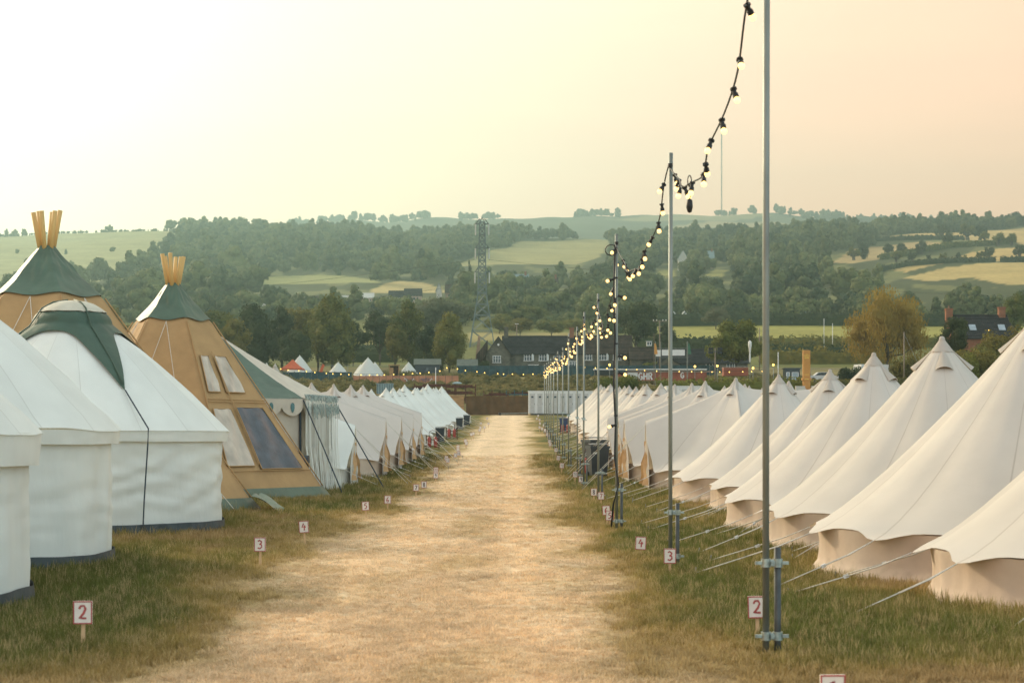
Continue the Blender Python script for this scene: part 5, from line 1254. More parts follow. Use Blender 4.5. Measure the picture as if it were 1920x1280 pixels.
def rack(px, d, w, h, levels, mat, label, dz=0):
    p = far(px, d); t = thing('pallet_rack', label, 'rack', (p.x, p.y, p.z+dz), 0, 'steel storage racks on the bank')
    for sx in (-1, -.33, .33, 1):
        for sy in (-.5, .5): MB().box((sx*w/2, sy, h/2), (.09, .09, h)).build('upright', M[mat], t)
    for k in range(levels):
        z = h*(k+.55)/levels
        for sy in (-.5, .5): MB().box((0, sy, z), (w, .07, .12)).build('beam', M[mat], t)
        MB().box((w*.05, 0, z+.16), (w*.7, .8, .16)).build('stored_bars', M['rust'], t)
rack(815, 205, 4.4, 1.9, 3, 'rust', 'rusty brown rack of steel bars left of the thin white post', .5); rack(864, 203, 3.2, 2.1, 3, 'rust', 'rusty brown rack with a blue sheet on top, above the last left tents', .4)
rack(785, 207, 2.4, 1.0, 2, 'steel_blue', 'low blue steel rack left of the rusty racks', .9); rack(930, 200, 2.6, 2.0, 2, 'rust', 'dark rusty frame above the left part of the hessian fence'); rack(972, 201, 2.6, 2.0, 2, 'steel_blue', 'blue steel frame above the right end of the hessian fence')
t = thing('folded_tarpaulin', 'pale blue folded tarpaulin lying on the rusty rack', 'tarpaulin', far(857, 203, 2.55)); MB().grid(lambda u, v: ((u-.5)*1.1, (v-.5)*.7, .22*math.sin(math.pi*u)**.5*math.sin(math.pi*v)**.5+.03*nz(u*6, v*6)), 12, 8).build('cloth', M['ibc'], t, True)
for px, lab in ((979, 'pale cardboard box on top of the dark rusty frame'), (1004, 'small white box in the scrub right of the steel frames')):
    t = thing('box', lab, 'box', far(px, 212, .4)); MB().box((0, 0, .2), (.55, .5, .4)).build('carton', M['stake_wood'] if px < 1000 else M['white_paint'], t); MB().box((0, 0, .42), (.57, .52, .03)).build('lid', M['stake_wood'] if px < 1000 else M['white_paint'], t)
def post(px, d, h, mat, label, r=.045, name='post', cat='post', extra=None):
    t = thing(name, label, cat, far(px, d)); MB().tube([(0, 0, -.2), (0, 0, h)], r, 8, r1=r*.75).build('shaft', M[mat], t, True)
    if extra: extra(t, h)
    return t
post(817, 205, 4.2, 'white_paint', 'thin white post rising beside the rusty rack'); post(506, 240, 3.2, 'white_paint', 'thin white post above the green and cream pavilion roof')
def fence(px0, px1, d, h, mat, label, n, z0=.0, name='screen_fence', tagk=None, graf=False):
    a, b_ = far(px0, d), far(px1, d); t = thing(name, label, 'fence', a)
    for k in range(n):
        A = far(px0+(px1-px0)*k/n, d)-a; B = far(px0+(px1-px0)*(k+1)/n, d)-a; A.x += .03; B.x -= .03
        MB().grid(lambda u, v: (A.x+(B.x-A.x)*u, .04*nz(u*5+k*3, v*2), A.z+(B.z-A.z)*u+z0+h*v-.03*math.sin(math.pi*u)*v), 6, 3).build('panel', M[mat], t, True)
        MB().tube([A+Vector((-.03, .06, 0)), A+Vector((-.03, .06, h+z0+.12))], .03, 6).build('post', M['galv_dark'], t)
    if graf:
        for k in range(14):
            px = random.uniform(740, 812); q = far(px, d)-a; b2 = MB(); s = random.uniform(.15, .32); pts = [q+Vector((s*math.cos(i*.9+k)*random.uniform(.5, 1.2), -.09-.004*k, .75+s*math.sin(i*1.3)*random.uniform(.6, 1.2))) for i in range(7)]
            b2.tube(pts, .035, 4); b2.build('graffiti_mark', M['graffiti'] if k % 3 else M['white_paint'], t)
    return t
fence(858, 1192, 300, 1.75, 'netting', 'long dark teal netted fence in front of the stone cottage', 28); fence(1192, 1345, 302, 1.75, 'netting', 'dark teal netted fence in front of the slate roofed barn', 13); fence(530, 660, 268, 1.7, 'netting', 'dark teal netted fence in front of the red gazebo', 12)
fence(662, 860, 262, 1.35, 'hoarding', 'orange hoarding wall with graffiti across the bank at left', 16, graf=True)
def heras(px0, px1, d, n, label, h=2.0):
    a = far(px0, d); t = thing('mesh_fence', label, 'fence', a)
    for k in range(n):
        A = far(px0+(px1-px0)*k/n, d)-a; B = far(px0+(px1-px0)*(k+1)/n, d)-a; b = MB()
        for z in (.15, h): b.tube([A+Vector((.05, 0, z)), B+Vector((-.05, 0, z))], .028, 5)
        for P in (A+Vector((.05, 0, 0)), B+Vector((-.05, 0, 0))): b.tube([P, P+Vector((0, 0, h))], .028, 5)
        for q in range(1, 12): P = A.lerp(B, q/12); b.tube([P+Vector((0, 0, .15)), P+Vector((0, 0, h))], .006, 3)
        b.build('panel', M['galv'], t)
heras(598, 760, 292, 6, 'row of see through mesh fence panels behind the white tents at left'); heras(1450, 1625, 272, 5, 'mesh fence panels behind the orange totem sign'); heras(1330, 1430, 288, 3, 'mesh fence panels under the round green tree')
# small tents, flag and huts beyond the bank at left
def small_tent(px, d, w, h, mat, label, gaz=False, name='canvas_tent'):
    p = far(px, d); t = thing(name, label, 'tent', p); hw = w/2
    if gaz:
        e = 1.9
        MB().grid(lambda u, v: ((hw*(1-v))*(1 if True else 0)*[1, 1, -1, -1, 1][int(u*4+.5) % 5]*1.0, hw*(1-v)*[-1, 1, 1, -1, -1][int(u*4+.5) % 5], e+(h-e)*v**1.25), 4, 6).build('canopy', M[mat], t)
        for sx in (-1, 1):
            for sy in (-1, 1): MB().tube([(sx*hw*.97, sy*hw*.97, 0), (sx*hw*.97, sy*hw*.97, e)], .03, 6).build('leg', M['galv'], t)
        for a, b in (((-hw, -hw-.02), (hw, -hw-.02)), ((-hw-.02, -hw), (-hw-.02, hw)), ((hw+.02, -hw), (hw+.02, hw))): MB().poly([(a[0], a[1], e-.25), (b[0], b[1], e-.25), (b[0], b[1], e), (a[0], a[1], e)]).build('valance', M[mat], t)
        MB().box((0, -hw*.62, e+(h-e)*.24), (w*.42, .05, .16), mat=Matrix.Rotation(-.5, 3, 'X')).build('printed_band', M['white_paint'], t)
    else:
        MB().lathe([(hw*1.02*(1-k/8)**.9+.02, .55+(h-.55)*(k/8)) for k in range(9)], 16).build('canvas', M[mat], t, True); MB().lathe([(hw*.97, 0), (hw*.98, .55)], 16).build('wall', M[mat], t, True)
        MB().lathe([(.14, h-.16), (.02, h+.08)], 10).build('peak_cap', M[mat], t, True)
small_tent(549, 278, 3.2, 3.3, 'gazebo_red', 'orange red gazebo with a white band on its roof, far left', True, 'gazebo'); small_tent(562, 290, 4.6, 3.6, 'canvas_white', 'white tent half hidden by the orange red gazebo')
small_tent(634, 276, 4.0, 2.9, 'canvas_white', 'white pointed tent right of the red flag, far left'); small_tent(690, 280, 4.6, 3.5, 'canvas_white', 'largest white pointed tent above the orange hoarding'); small_tent(676, 286, 2.5, 2.3, 'canvas_white', 'small white tent touching the left side of the largest one'); small_tent(703, 288, 3.0, 2.6, 'canvas_white', 'white tent behind the right side of the largest one')
small_tent(500, 282, 2.4, 2.6, 'canvas_white', 'white tent at far left by the thin white post'); small_tent(516, 285, 1.9, 2.5, 'canvas_cream', 'cream tent left of the orange red gazebo')
t = thing('feather_flag', 'red and white feather flag leaning beside the gazebo', 'flag', far(593, 276)); MB().tube([(0, 0, 0), (.35, 0, 1.6), (.95, 0, 2.75)], .02, 5).build('pole', M['galv'], t); MB().grid(lambda u, v: (.08+.85*v**1.2+u*(.42-.1*v), .03*math.sin(v*6), .35+2.35*v-.25*u), 4, 10).build('cloth', M['gazebo_red'], t, True)
t = thing('wooden_hut', 'small brown wooden hut with an open front above the orange hoarding', 'hut', far(739, 288))
for x in (-.72, .72): MB().box((x, 0, 1.05), (.08, 1.0, 2.1)).build('side_wall', M['timber'], t)
MB().box((0, .5, 1.05), (1.4, .06, 2.0)).build('back_wall', M['rust'], t); MB().box((0, -.1, 2.16), (1.8, 1.5, .09)).build('roof', M['timber'], t); MB().box((-.35, -.5, .9), (.55, .06, 1.7)).build('door', M['timber'], t)
def shed(px, d, w, dep, h, rh, label, wm, rm, win=0):
    t = thing('shed', label, 'shed', far(px, d)); MB().box((0, dep/2, h/2-.3), (w, dep, h+.6)).build('wall', M[wm], t)
    MB().prism([(-w/2-.2, -.25, h), (-w/2-.2, dep/2, h+rh), (-w/2-.2, dep+.25, h)], (w+.4, 0, 0)).build('roof', M[rm], t)
    for k in range(win): MB().box((-w/2+(k+.5)*w/win, -.03, h*.6), (.5, .05, .6)).build('window', M['glass'], t)
shed(801, 300, 4.0, 3, 1.9, 1.0, 'low shed with a pale grey green sloping roof behind the graffiti', 'bin_dark', 'shed_roof', 1); shed(876, 302, 3.0, 3, 1.6, 1.2, 'shed with a grey green roof left of the stone cottage', 'netting', 'shed_roof')
small_tent(766, 296, 3.0, 2.4, 'canvas_white', 'white canopy scraps under the trees right of the brown hut')

# ------------------------------------------------------------------ buildings
def window(parent, x, y, z, w=1.35, h=1.2, open_=False, n=3):
    o = MB().box((x, y-.03, z), (w, .05, h)).build('window', M['glass'], parent); b = MB(); e = .085
    b.box((x, y-.07, z+h/2), (w+.16, .07, .1)); b.box((x, y-.09, z-h/2), (w+.26, .12, .1)); b.box((x-w/2, y-.07, z), (.1, .07, h)); b.box((x+w/2, y-.07, z), (.1, .07, h))
    for k in range(1, n): b.box((x-w/2+w*k/n, y-.072, z), (e, .06, h-.1))
    b.box((x, y-.07, z+h*.12), (w-.1, .05, .05)); b.build('window_frame', M['white_paint'], o)
    if open_: MB().box((x+w/2+.18, y-.3, z), (.42, .05, h), mat=Matrix.Rotation(.6, 3, 'Z')).build('casement', M['white_paint'], o)
def gable_roof(parent, x0, x1, y0, y1, ze, zr, mat, over=.3, name='roof', courses=0):
    ym = (y0+y1)/2; k = (zr-ze)/(ym-y0); b = MB(); th = .12
    b.prism([(x0-over, y0-over, ze-over*k), (x0-over, ym, zr), (x0-over, y1+over, ze-over*k), (x0-over, y1+over, ze-over*k+th), (x0-over, ym, zr+th), (x0-over, y0-over, ze-over*k+th)], (x1-x0+2*over, 0, 0))
    o = b.build(name, M[mat], parent)
    n = courses
    for i in range(n):                            # overlapping courses of tiles, each a little proud
        t0, t1 = i/n, (i+1)/n; ya, yb = y0-over+(ym-y0+over)*t0, y0-over+(ym-y0+over)*t1; za, zb = ze-over*k+(zr-ze+over*k)*t0+th, ze-over*k+(zr-ze+over*k)*t1+th
        MB().prism([(x0-over, ya-.03, za+.01), (x0-over, ya-.03, za+.07), (x0-over, yb+.02, zb+.025), (x0-over, yb+.02, zb-.02)], (x1-x0+2*over, 0, 0)).build('tile_course', M[mat], o)
    MB().tube([(x0-over, ym, zr+th+.02), (x1+over, ym, zr+th+.02)], .12, 8).build('ridge', M[mat], o)
    return o
def chimney(parent, x, y, z0, z1, w=.9, d=.6, mat='brick', pot=True):
    c = MB().box((x, y, (z0+z1)/2), (w, d, z1-z0)).box((x, y, z1-.12), (w+.14, d+.14, .14)).build('chimney', M[mat], parent)
    if pot: MB().lathe([(.11, 0), (.14, .06), (.10, .12), (.12, .42)], 10, 0, (x, y, z1)).build('chimney_pot', M['brick_pale'], c)
D = 332.; S = D/F
p = far(1070, D); zb = p.z-.2
t = thing('stone_cottage', 'long grey stone cottage with a dark tiled roof and white framed windows', 'cottage', (p.x, D, zb))
def cx(px): return (px-1070)*S
ze, zr = EYE+(HZ-662)*S-zb, EYE+(HZ-630)*S-zb
x0, xm, x1 = cx(957), cx(1096), cx(1184)
w = MB(); w.prism([(x0, 0, -.5), (x0, 6.5, -.5), (x0, 6.5, ze), (x0, 3.25, zr), (x0, 0, ze)], (x1-x0, 0, 0)); w.build('wall', M['stone'], t)
gable_roof(t, x0-1.2, xm, 0, 6.5, ze, zr, 'roof_slate', courses=13); gable_roof(t, xm+.6, x1, 0, 6.5, ze+.05, zr+.12, 'roof_tile', courses=13)
gx0, gx1 = cx(912), cx(957)                       # gabled wing at the left end
b = MB(); gm = (gx0+gx1)/2
b.prism([(gx0, -.6, -.5), (gx1, -.6, -.5), (gx1, -.6, ze-.1), (gm, -.6, zr-.25), (gx0, -.6, ze-.1)], (0, 7.2, 0)); b.build('gable_wall', M['stone'], t)
for sg in (-1, 1):
    xe = gm+sg*((gx1-gx0)/2+.35); ke = (zr-ze)/((gx1-gx0)/2); zz = ze-.1-.35*ke
    MB().prism([(gm, -.95, zr-.22), (xe, -.95, zz), (xe, -.95, zz+.16), (gm, -.95, zr-.02)], (0, 7.6, 0)).build('gable_roof', M['roof_tile'] if sg < 0 else M['roof_slate'], t)
zw = EYE+(HZ-670)*S-zb
window(t, cx(931.5), -.6, zw-.35); window(t, cx(990), 0, zw, open_=True); window(t, cx(1018), 0, zw, open_=True); window(t, cx(1047), 0, zw, open_=True); window(t, cx(1102.5), 0, zw+.1); window(t, cx(1130), 0, zw+.1, open_=True); window(t, cx(1157), 0, zw+.1); window(t, cx(1075), 0, zw-1.2, 1.4, 1.0)
MB().lathe([(.2, 0), (.2, .06)], 14, 0, (0, 0, 0), True).build('wall_lamp', M['white_paint'], t, False, (gm, -.72, zr-1.55)).rotation_euler = (R(90), 0, 0)
chimney(t, cx(949), 3.25, zr-.6, EYE+(HZ-611)*S-zb, .75, .75, 'stone', False); chimney(t, cx(1073), 3.25, zr-.6, EYE+(HZ-612)*S-zb, .8, .7, 'brick', False)
MB().prism([(cx(888), 2.2, 0), (cx(900), 2.2, 0), (cx(900), 2.2, EYE+(HZ-628)*S-zb), (cx(896), 2.2, EYE+(HZ-628)*S-zb)], (0, 1.0, 0)).build('brick_chimney', M['brick_pale'], t)
MB().prism([(cx(893), 1.5, 0), (cx(914), 1.5, 0), (cx(914), 1.5, zr-.6), (cx(893), 1.5, ze-.2)], (0, 3.5, 0)).build('lean_to_roof', M['roof_tile'], t)
MB().prism([(x1, .5, -.5), (x1+2.2, .5, -.5), (x1, .5, ze*.75)], (0, 4, 0)).build('buttress_wall', M['stone'], t)
for k, px in enumerate((964, 1040, 1120)): MB().tube([(cx(px), -.08, 0), (cx(px), -.08, ze)], .05, 6).build('drain_pipe', M['galv_dark'], t)
MB().box((cx(1000), -.25, EYE+(HZ-684)*S-zb), (1.9, .6, .12)).build('porch_roof', M['white_paint'], t)
D2 = 318.; S = D2/F; p = far(1300, D2); zb = p.z-.2
t = thing('slate_barn', 'low slate roofed barn with an arched porch and white windows, right of the cottage', 'barn', (p.x, D2, zb))
def cx(px): return (px-1300)*S
ze, zr = EYE+(HZ-680)*S-zb, EYE+(HZ-655)*S-zb; x0, x1 = cx(1236), cx(1402)
MB().prism([(x0, 0, -.5), (x0, 6, -.5), (x0, 6, ze), (x0, 3, zr), (x0, 0, ze)], (x1-x0, 0, 0)).build('wall', M['stone'], t); gable_roof(t, x0, x1, 0, 6, ze, zr, 'roof_slate', courses=9)
g0 = cx(1252); MB().prism([(g0-2.3, -1.2, 0), (g0+2.3, -1.2, 0), (g0+2.3, -1.2, 1.25), (g0, -1.2, 2.7), (g0-2.3, -1.2, 1.25)], (0, 1.3, 0)).build('porch', M['stone'], t)
for sg in (-1, 1): MB().prism([(g0, -1.4, 2.72), (g0+sg*2.7, -1.4, 1.05), (g0+sg*2.7, -1.4, 1.22), (g0, -1.4, 2.92)], (0, 2.6, 0)).build('porch_roof', M['roof_slate'], t)
zw = ze-.65; window(t, cx(1330), 0, zw, 1.1, 1.0, n=2); window(t, cx(1368), 0, zw, 1.0, 1.0, n=2); window(t, cx(1377), 0, zw, .7, 1.0, n=2)
p = far(1207, 326); t = thing('link_building', 'low brown tiled outbuilding joining the cottage and the barn', 'outbuilding', (p.x, 326, p.z-.2)); sx = 326/F
MB().box((0, 3, 1.2), (46*sx, 5, 2.4)).build('wall', M['stone'], t); gable_roof(t, -24*sx, 24*sx, .5, 5.5, 2.35, 4.3, 'roof_tile', courses=7); MB().box((6*sx, .42, .9), (1.6, .1, 1.8)).build('doorway', M['black_rubber'], t)
t = thing('roof_vent', 'small white louvred roof turret standing on the outbuilding', 'vent', far(1217, 329, 4.3)); MB().box((0, 0, .4), (.9, .9, .8)).build('box', M['white_paint'], t); MB().box((0, 0, .87), (1.15, 1.15, .12)).build('cap', M['galv'], t)
for k in range(2): MB().box((-.2+.4*k, -.47, .42), (.28, .04, .5)).build('louvre', M['glass'], t)
# house with red chimneys at right
Dh = 262.; S = Dh/F; p = far(1845, Dh); zb = p.z-.2
t = thing('dark_roofed_house', 'house with a dark roof, two red brick chimneys and skylights, behind bushes at right', 'house', (p.x, Dh, zb))
def cx(px): return (px-1845)*S
ze, zr = EYE+(HZ-632)*S-zb, EYE+(HZ-590)*S-zb; x0, x1 = cx(1790), cx(1897)
MB().prism([(x0, 0, -.5), (x0, 7, -.5), (x0, 7, ze), (x0, 3.5, zr), (x0, 0, ze)], (x1-x0, 0, 0)).build('wall', M['brick'], t); gable_roof(t, x0, x1, 0, 7, ze, zr, 'roof_slate', courses=12)
MB().prism([(cx(1888), -.8, ze-1.2), (cx(1922), -.8, ze-1.2), (cx(1905), 2.8, zr-1.0), (cx(1888), 2.8, zr-.6)], (0, .15, .1)).build('side_roof', M['roof_slate'], t)
for px in (1828, 1883):
    kx = (zr-ze)/3.5
    MB().box((cx(px), 1.35, ze+1.35*kx+.24), (.95, 1.25, .07), mat=Matrix.Rotation(math.atan(kx), 3, 'X')).build('skylight', M['skylight'], t)
chimney(t, cx(1790), 3.5, zr-.8, EYE+(HZ-575)*S-zb, .95, .8, 'brick'); chimney(t, cx(1890), 3.5, zr-.8, EYE+(HZ-572)*S-zb, .95, .8, 'brick', False)
MB().lathe([(.0, 0), (.06, .02), (.08, .1), (.0, .16)], 8).build('lit_lamp', M['bulb_amber'], t, False, (cx(1853), -.3, ze+.9))
def house(px, y, w_px, h_px, d, label, wm, rm, nwin=3, chim=True, gable=False, name='house'):
    s = d/F; p = far(px, d); zt = EYE+(HZ-y)*s; p.z = min(p.z, zt-h_px*s); t = thing(name, label, 'house', p); w, h = w_px*s, zt-p.z; dep = max(5, w*.45); e = h*.58
    if gable:
        MB().prism([(-w/2, 0, 0), (w/2, 0, 0), (w/2, 0, e), (0, 0, h), (-w/2, 0, e)], (0, dep, 0)).build('wall', M[wm], t)
        for sg in (-1, 1): MB().prism([(0, -.3, h), (sg*(w/2+.4), -.3, e-.3), (sg*(w/2+.4), -.3, e-.05), (0, -.3, h+.3)], (0, dep+.6, 0)).build('roof', M[rm], t)
    else:
        MB().prism([(-w/2, 0, 0), (-w/2, dep, 0), (-w/2, dep, e), (-w/2, dep/2, h), (-w/2, 0, e)], (w, 0, 0)).build('wall', M[wm], t); gable_roof(t, -w/2, w/2, 0, dep, e, h, rm)
    for k in range(nwin):
        wx = -w*.36+w*.72*(k+.5)/nwin; o = MB().box((wx, -.05, e*.62), (w*.09, .08, e*.26)).build('window', M['glass'], t); MB().box((wx, -.06, e*.47), (w*.11, .14, e*.03)).build('sill', M['white_paint'], o)
    if chim: chimney(t, w*.3, dep/2, h-.5, h+1.4, 1.0, .8, 'brick')
house(585, 555, 22, 9, 760, 'long low pink walled house left in the village behind the tall sunlit tree', 'render_pink', 'roof_tile', 3, False); house(640, 554, 44, 9, 740, 'white roofed low building above the tall sunlit tree', 'render_white', 'render_white', 0, False); house(690, 549, 20, 8, 800, 'flat pinkish building in the village, left of centre', 'render_pink', 'render_white', 3, False)
house(742, 545, 26, 13, 790, 'house with a slate roof and pink gable in the village', 'render_white', 'roof_slate', 3, False); house(774, 541, 32, 15, 800, 'long house with a slate roof and skylights in the village', 'render_pink', 'roof_slate', 4, False)
house(823, 531, 10, 14, 820, 'small pale building with a pointed roof left of the cypress', 'render_white', 'ibc', 1, False, True); house(848, 533, 26, 15, 815, 'red brick house beside the slim cypress', 'brick_pale', 'roof_tile', 3); house(977, 514, 28, 14, 870, 'pale house under a large dark tree, right of the pylon', 'render_pink', 'ibc', 3)
house(1036, 520, 20, 14, 850, 'white house among trees, right of the pylon', 'render_white', 'roof_tile', 2); house(1281, 470, 18, 12, 1150, 'white gabled house high on the wooded slope left of the nearest pole', 'render_white', 'ibc', 1, False, True); house(1330, 470, 18, 14, 1160, 'half hidden grey house on the slope beside the gabled white one', 'render_pink', 'ibc', 2)
house(1508, 585, 30, 22, 590, 'white gabled house among trees at the edge of the meadow', 'render_white', 'ibc', 2, False, True); house(1283, 590, 36, 12, 600, 'long orange pink barn beyond the meadow', 'render_pink', 'brick_pale', 0, False, False, 'far_barn'); house(494, 570, 10, 6, 640, 'tiny white pavilion roof among trees at left', 'render_white', 'render_white', 0, False, True)
for px, lab in ((1262, 'tiny white tent beside the second lamp pole, beyond the meadow'), (1283, 'tiny white tent in front of the orange pink barn')): small_tent(px, 585, 5.5, 4.0, 'canvas_white', lab)

# ------------------------------------------------------------------ signs, posts and vehicles in the middle distance
# long red and white banner, reading GHR
d = 262.; s = d/F; p = far(1240, d); zb = EYE+(HZ-714)*s
t = thing('banner_wall', 'long red and white banner wall with large white letters behind the dark hedge', 'banner', (p.x, d, zb))
def bx(px): return (px-1240)*s
for k, (a, b_) in enumerate(((1150, 1193), (1193, 1236), (1236, 1280), (1280, 1325))): MB().box(((bx(a)+bx(b_))/2, 0, .62), (bx(b_)-bx(a)-.03, .08, 1.15)).build('panel', M['banner_red'], t)
MB().box(((bx(1113)+bx(1325))/2, .3, 1.62), (bx(1325)-bx(1113), 1.6, .16)).build('white_top', M['white_paint'], t); MB().box(((bx(1175)+bx(1340))/2, -.03, 1.32), (bx(1340)-bx(1175), .06, .12)).build('white_stripe', M['render_pink'], t)
MB().box(((bx(1115)+bx(1150))/2, .25, 1.15), (bx(1150)-bx(1115), 1.4, .7)).build('dark_end', M['black_rubber'], t); MB().box((bx(1186), -.07, .62), (bx(1195)-bx(1176), .03, 1.1)).build('white_square', M['white_paint'], t)
glyphs(MB(), 'GHR', bx(1197), .18, .95, .58, .12, .21, -.045, .02).build('lettering', M['white_paint'], t); glyphs(MB(), 'G', bx(1276), .42, .75, .5, .1, .18, -.045, .02).build('lettering', M['white_paint'], t)
p = far(1380, 258); t = thing('red_container', 'short orange red container behind the hedge below the round green tree', 'container', (p.x, 258, EYE+(HZ-704)*258/F)); MB().box((0, 1, .55), (3.4, 2, 1.1)).build('body', M['banner_red'], t); MB().box((0, 1, 1.14), (3.5, 2.1, .07)).build('top_rail', M['render_pink'], t)
for k in range(9): MB().box((-1.5+k*.375, -.03, .55), (.06, .05, 1.0)).build('rib', M['banner_red'], t)
# orange totem sign
p = far(1512, 226); s = 226/F; zt = EYE+(HZ-657)*s
t = thing('totem_sign', 'tall orange totem sign with small yellow lettering', 'sign', (p.x, 226, p.z)); H_ = zt-p.z
MB().box((0, 0, H_/2), (.86, .55, H_)).build('column', M['sign_orange'], t); MB().box((0, 0, H_*.36), (1.12, .75, .30)).build('collar', M['sign_orange'], t); MB().box((0, 0, H_+.03), (.6, .4, .06)).build('cap', M['timber'], t); MB().box((0, 0, .35), (1.3, .9, .7)).build('foot', M['sign_orange'], t)
b = MB(); glyphs(b, 'THE', -.13, H_-.52, .10, .07, .02, .022, -.28); glyphs(b, 'PARTY', -.34, H_-.74, .17, .11, .03, .035, -.28); glyphs(b, 'BAR', -.24, H_-.98, .19, .14, .03, .045, -.28); b.build('lettering', M['sign_yellow'], t)
MB().box((0, -.285, H_*.46), (.55, .012, .04)).box((0, -.385, H_*.36), (.5, .012, .06)).build('lettering_band', M['sign_yellow'], t)
for px, lab in ((1500, 'pale block at the left foot of the orange totem sign'), (1530, 'pale block at the right foot of the orange totem sign')):
    t = thing('ballast_block', lab, 'block', far(px, 225)); MB().box((0, 0, .55), (1.1, .8, 1.1)).build('block', M['render_white'], t); MB().box((0, 0, 1.12), (1.15, .85, .05)).build('top', M['white_paint'], t)
p = far(1486, 250); t = thing('ticket_booth', 'dark cabin with two bright windows left of the orange totem sign', 'booth', p); MB().box((0, 1, 1.3), (2.0, 2, 2.6)).build('wall', M['car_dark'], t); MB().box((0, .9, 2.66), (2.3, 2.4, .12)).build('roof', M['car_dark'], t)
for x, w in ((-.62, .4), (.35, .85)): o = MB().box((x, -.03, 1.6), (w, .06, 1.0)).build('window', M['skylight'], t); MB().box((x-w/2, -.07, 1.6), (.07, .06, 1.1)).box((x+w/2, -.07, 1.6), (.07, .06, 1.1)).box((x, -.07, 2.12), (w, .06, .07)).box((x, -.07, 1.08), (w, .06, .07)).build('window_frame', M['white_paint'], o)
p = far(1537, 238); t = thing('field_gate', 'grey metal field gate right of the orange totem sign', 'gate', p)
for k in range(5): MB().tube([(-1.6, 0, .25+.22*k), (1.5, 0, .25+.22*k)], .025, 6).build('bar', M['galv'], t)
MB().tube([(-1.5, 0, .25), (.2, 0, 1.13)], .02, 5).build('brace', M['galv'], t); MB().box((1.65, 0, .8), (.2, .2, 1.6)).build('gate_post', M['timber_pole'], t); MB().box((-1.75, 0, .8), (.2, .2, 1.6)).build('gate_post', M['timber_pole'], t)
# white sign on a scaffold frame with flags
d = 255.; s = d/F; p = far(1260, d); t = thing('sign_frame', 'blank white banner on a scaffold frame between two flags', 'sign', p)
def fx(px): return (px-1260)*s
def fz(y): return EYE+(HZ-y)*s-p.z
for px in (1229, 1239, 1288): MB().tube([(fx(px), 0, 0), (fx(px), 0, fz(640))], .04, 6).build('upright', M['galv'], t)
for y in (653, 670): MB().tube([(fx(1228), -.03, fz(y)), (fx(1291), -.03, fz(y))], .035, 6).build('cross_bar', M['galv'], t)
MB().box(((fx(1241)+fx(1284))/2, -.09, fz(661)), (fx(1284)-fx(1241), .03, fz(656)-fz(667))).build('banner', M['white_paint'], t); MB().box((fx(1234), -.09, fz(662)), (fx(1238)-fx(1229), .03, fz(656)-fz(668))).build('side_banner', M['white_paint'], t)
for px, m_, lab in ((1226, 'flag_orange', 'narrow orange flag hanging left of the white banner frame'), (1289, 'flag_green', 'narrow green flag hanging right of the white banner frame')):
    t = thing('hanging_flag', lab, 'flag', (p.x+fx(px), d-.3, p.z)); MB().tube([(0, 0, 0), (0, 0, fz(625 if px < 1250 else 640))], .035, 6).build('pole', M['timber_pole'] if px < 1250 else M['galv'], t)
    MB().grid(lambda u, v: (.04+u*(.22+.25*v), .04*math.sin(u*7), fz(644)-(fz(644)-fz(664))*v), 4, 8).build('cloth', M[m_], t, True)
def flood(t, h):
    MB().box((0, 0, h-.5), (1.5, .15, .12)).build('arm', M['galv_dark'], t)
    for x in (-.62, .62):
        for z in (-.15, -.62): MB().box((x, -.1, h+z), (.62, .35, .38)).build('floodlight', M['black_rubber'], t)
post(1341, 252, (EYE+(HZ-652)*252/F)-far(1341, 252).z, 'timber_pole', 'wooden pole carrying four black floodlights by the round green tree', .11, 'floodlight_pole', 'floodlight', flood)
def lampglobe(t, h): MB().lathe([(.0, 0), (.10, .04), (.15, .14), (.12, .26), (.0, .32)], 10).build('globe', M['bulb_amber'], t, True, (0, 0, h))
for px, y, d, lab in ((1345, 686, 246, 'glowing globe lamp beside the floodlight pole'), (1303, 687, 250, 'glowing globe lamp left of the floodlight pole'), (1412, 690, 244, 'glowing globe lamp on a curved post by the red container'), (1450, 684, 246, 'glowing globe lamp right of the nearest lamp pole'), (1143, 684, 250, 'glowing globe lamp above the big round bush')):
    q = far(px, d); post(px, d, EYE+(HZ-y)*d/F-q.z-.15, 'galv', lab, .035, 'globe_lamp', 'lamp', lampglobe)
def wires(t, h): MB().tube([(0, 0, h*.97), (2.6, -1.5, h*.15)], .02, 4).build('stay_wire', M['galv'], t)
post(1695, 232, EYE+(HZ-622)*232/F-far(1695, 232).z, 'timber_pole', 'tall telegraph pole with a stay wire in front of the golden willow', .10, 'telegraph_pole', 'pole', wires)
post(1237, 300, EYE+(HZ-600)*300/F-far(1237, 300).z, 'timber_pole', 'tall leaning wooden pole with white insulators right of the cottage', .11, 'telegraph_pole', 'pole', lambda t, h: [MB().box((0, 0, h-.2), (2.2, .1, .1)).build('cross_arm', M['timber_pole'], t)]+[MB().lathe([(.05, 0), (.09, .08), (.05, .22)], 8, 0, (x, 0, h-.12), True).build('insulator', M['white_paint'], t) for x in (-1, -.5, .5, 1)])
post(1424, 330, 7.5, 'timber_pole', 'dark wooden pole just left of the nearest lamp pole', .10, 'telegraph_pole', 'pole'); post(969, 338, EYE+(HZ-606)*338/F-far(969, 338).z, 'timber_pole', 'short wooden pole with a white cross piece behind the cottage roof', .12, 'telegraph_pole', 'pole', lambda t, h: MB().box((0, 0, h-.1), (.7, .12, .12)).build('cross_arm', M['white_paint'], t))
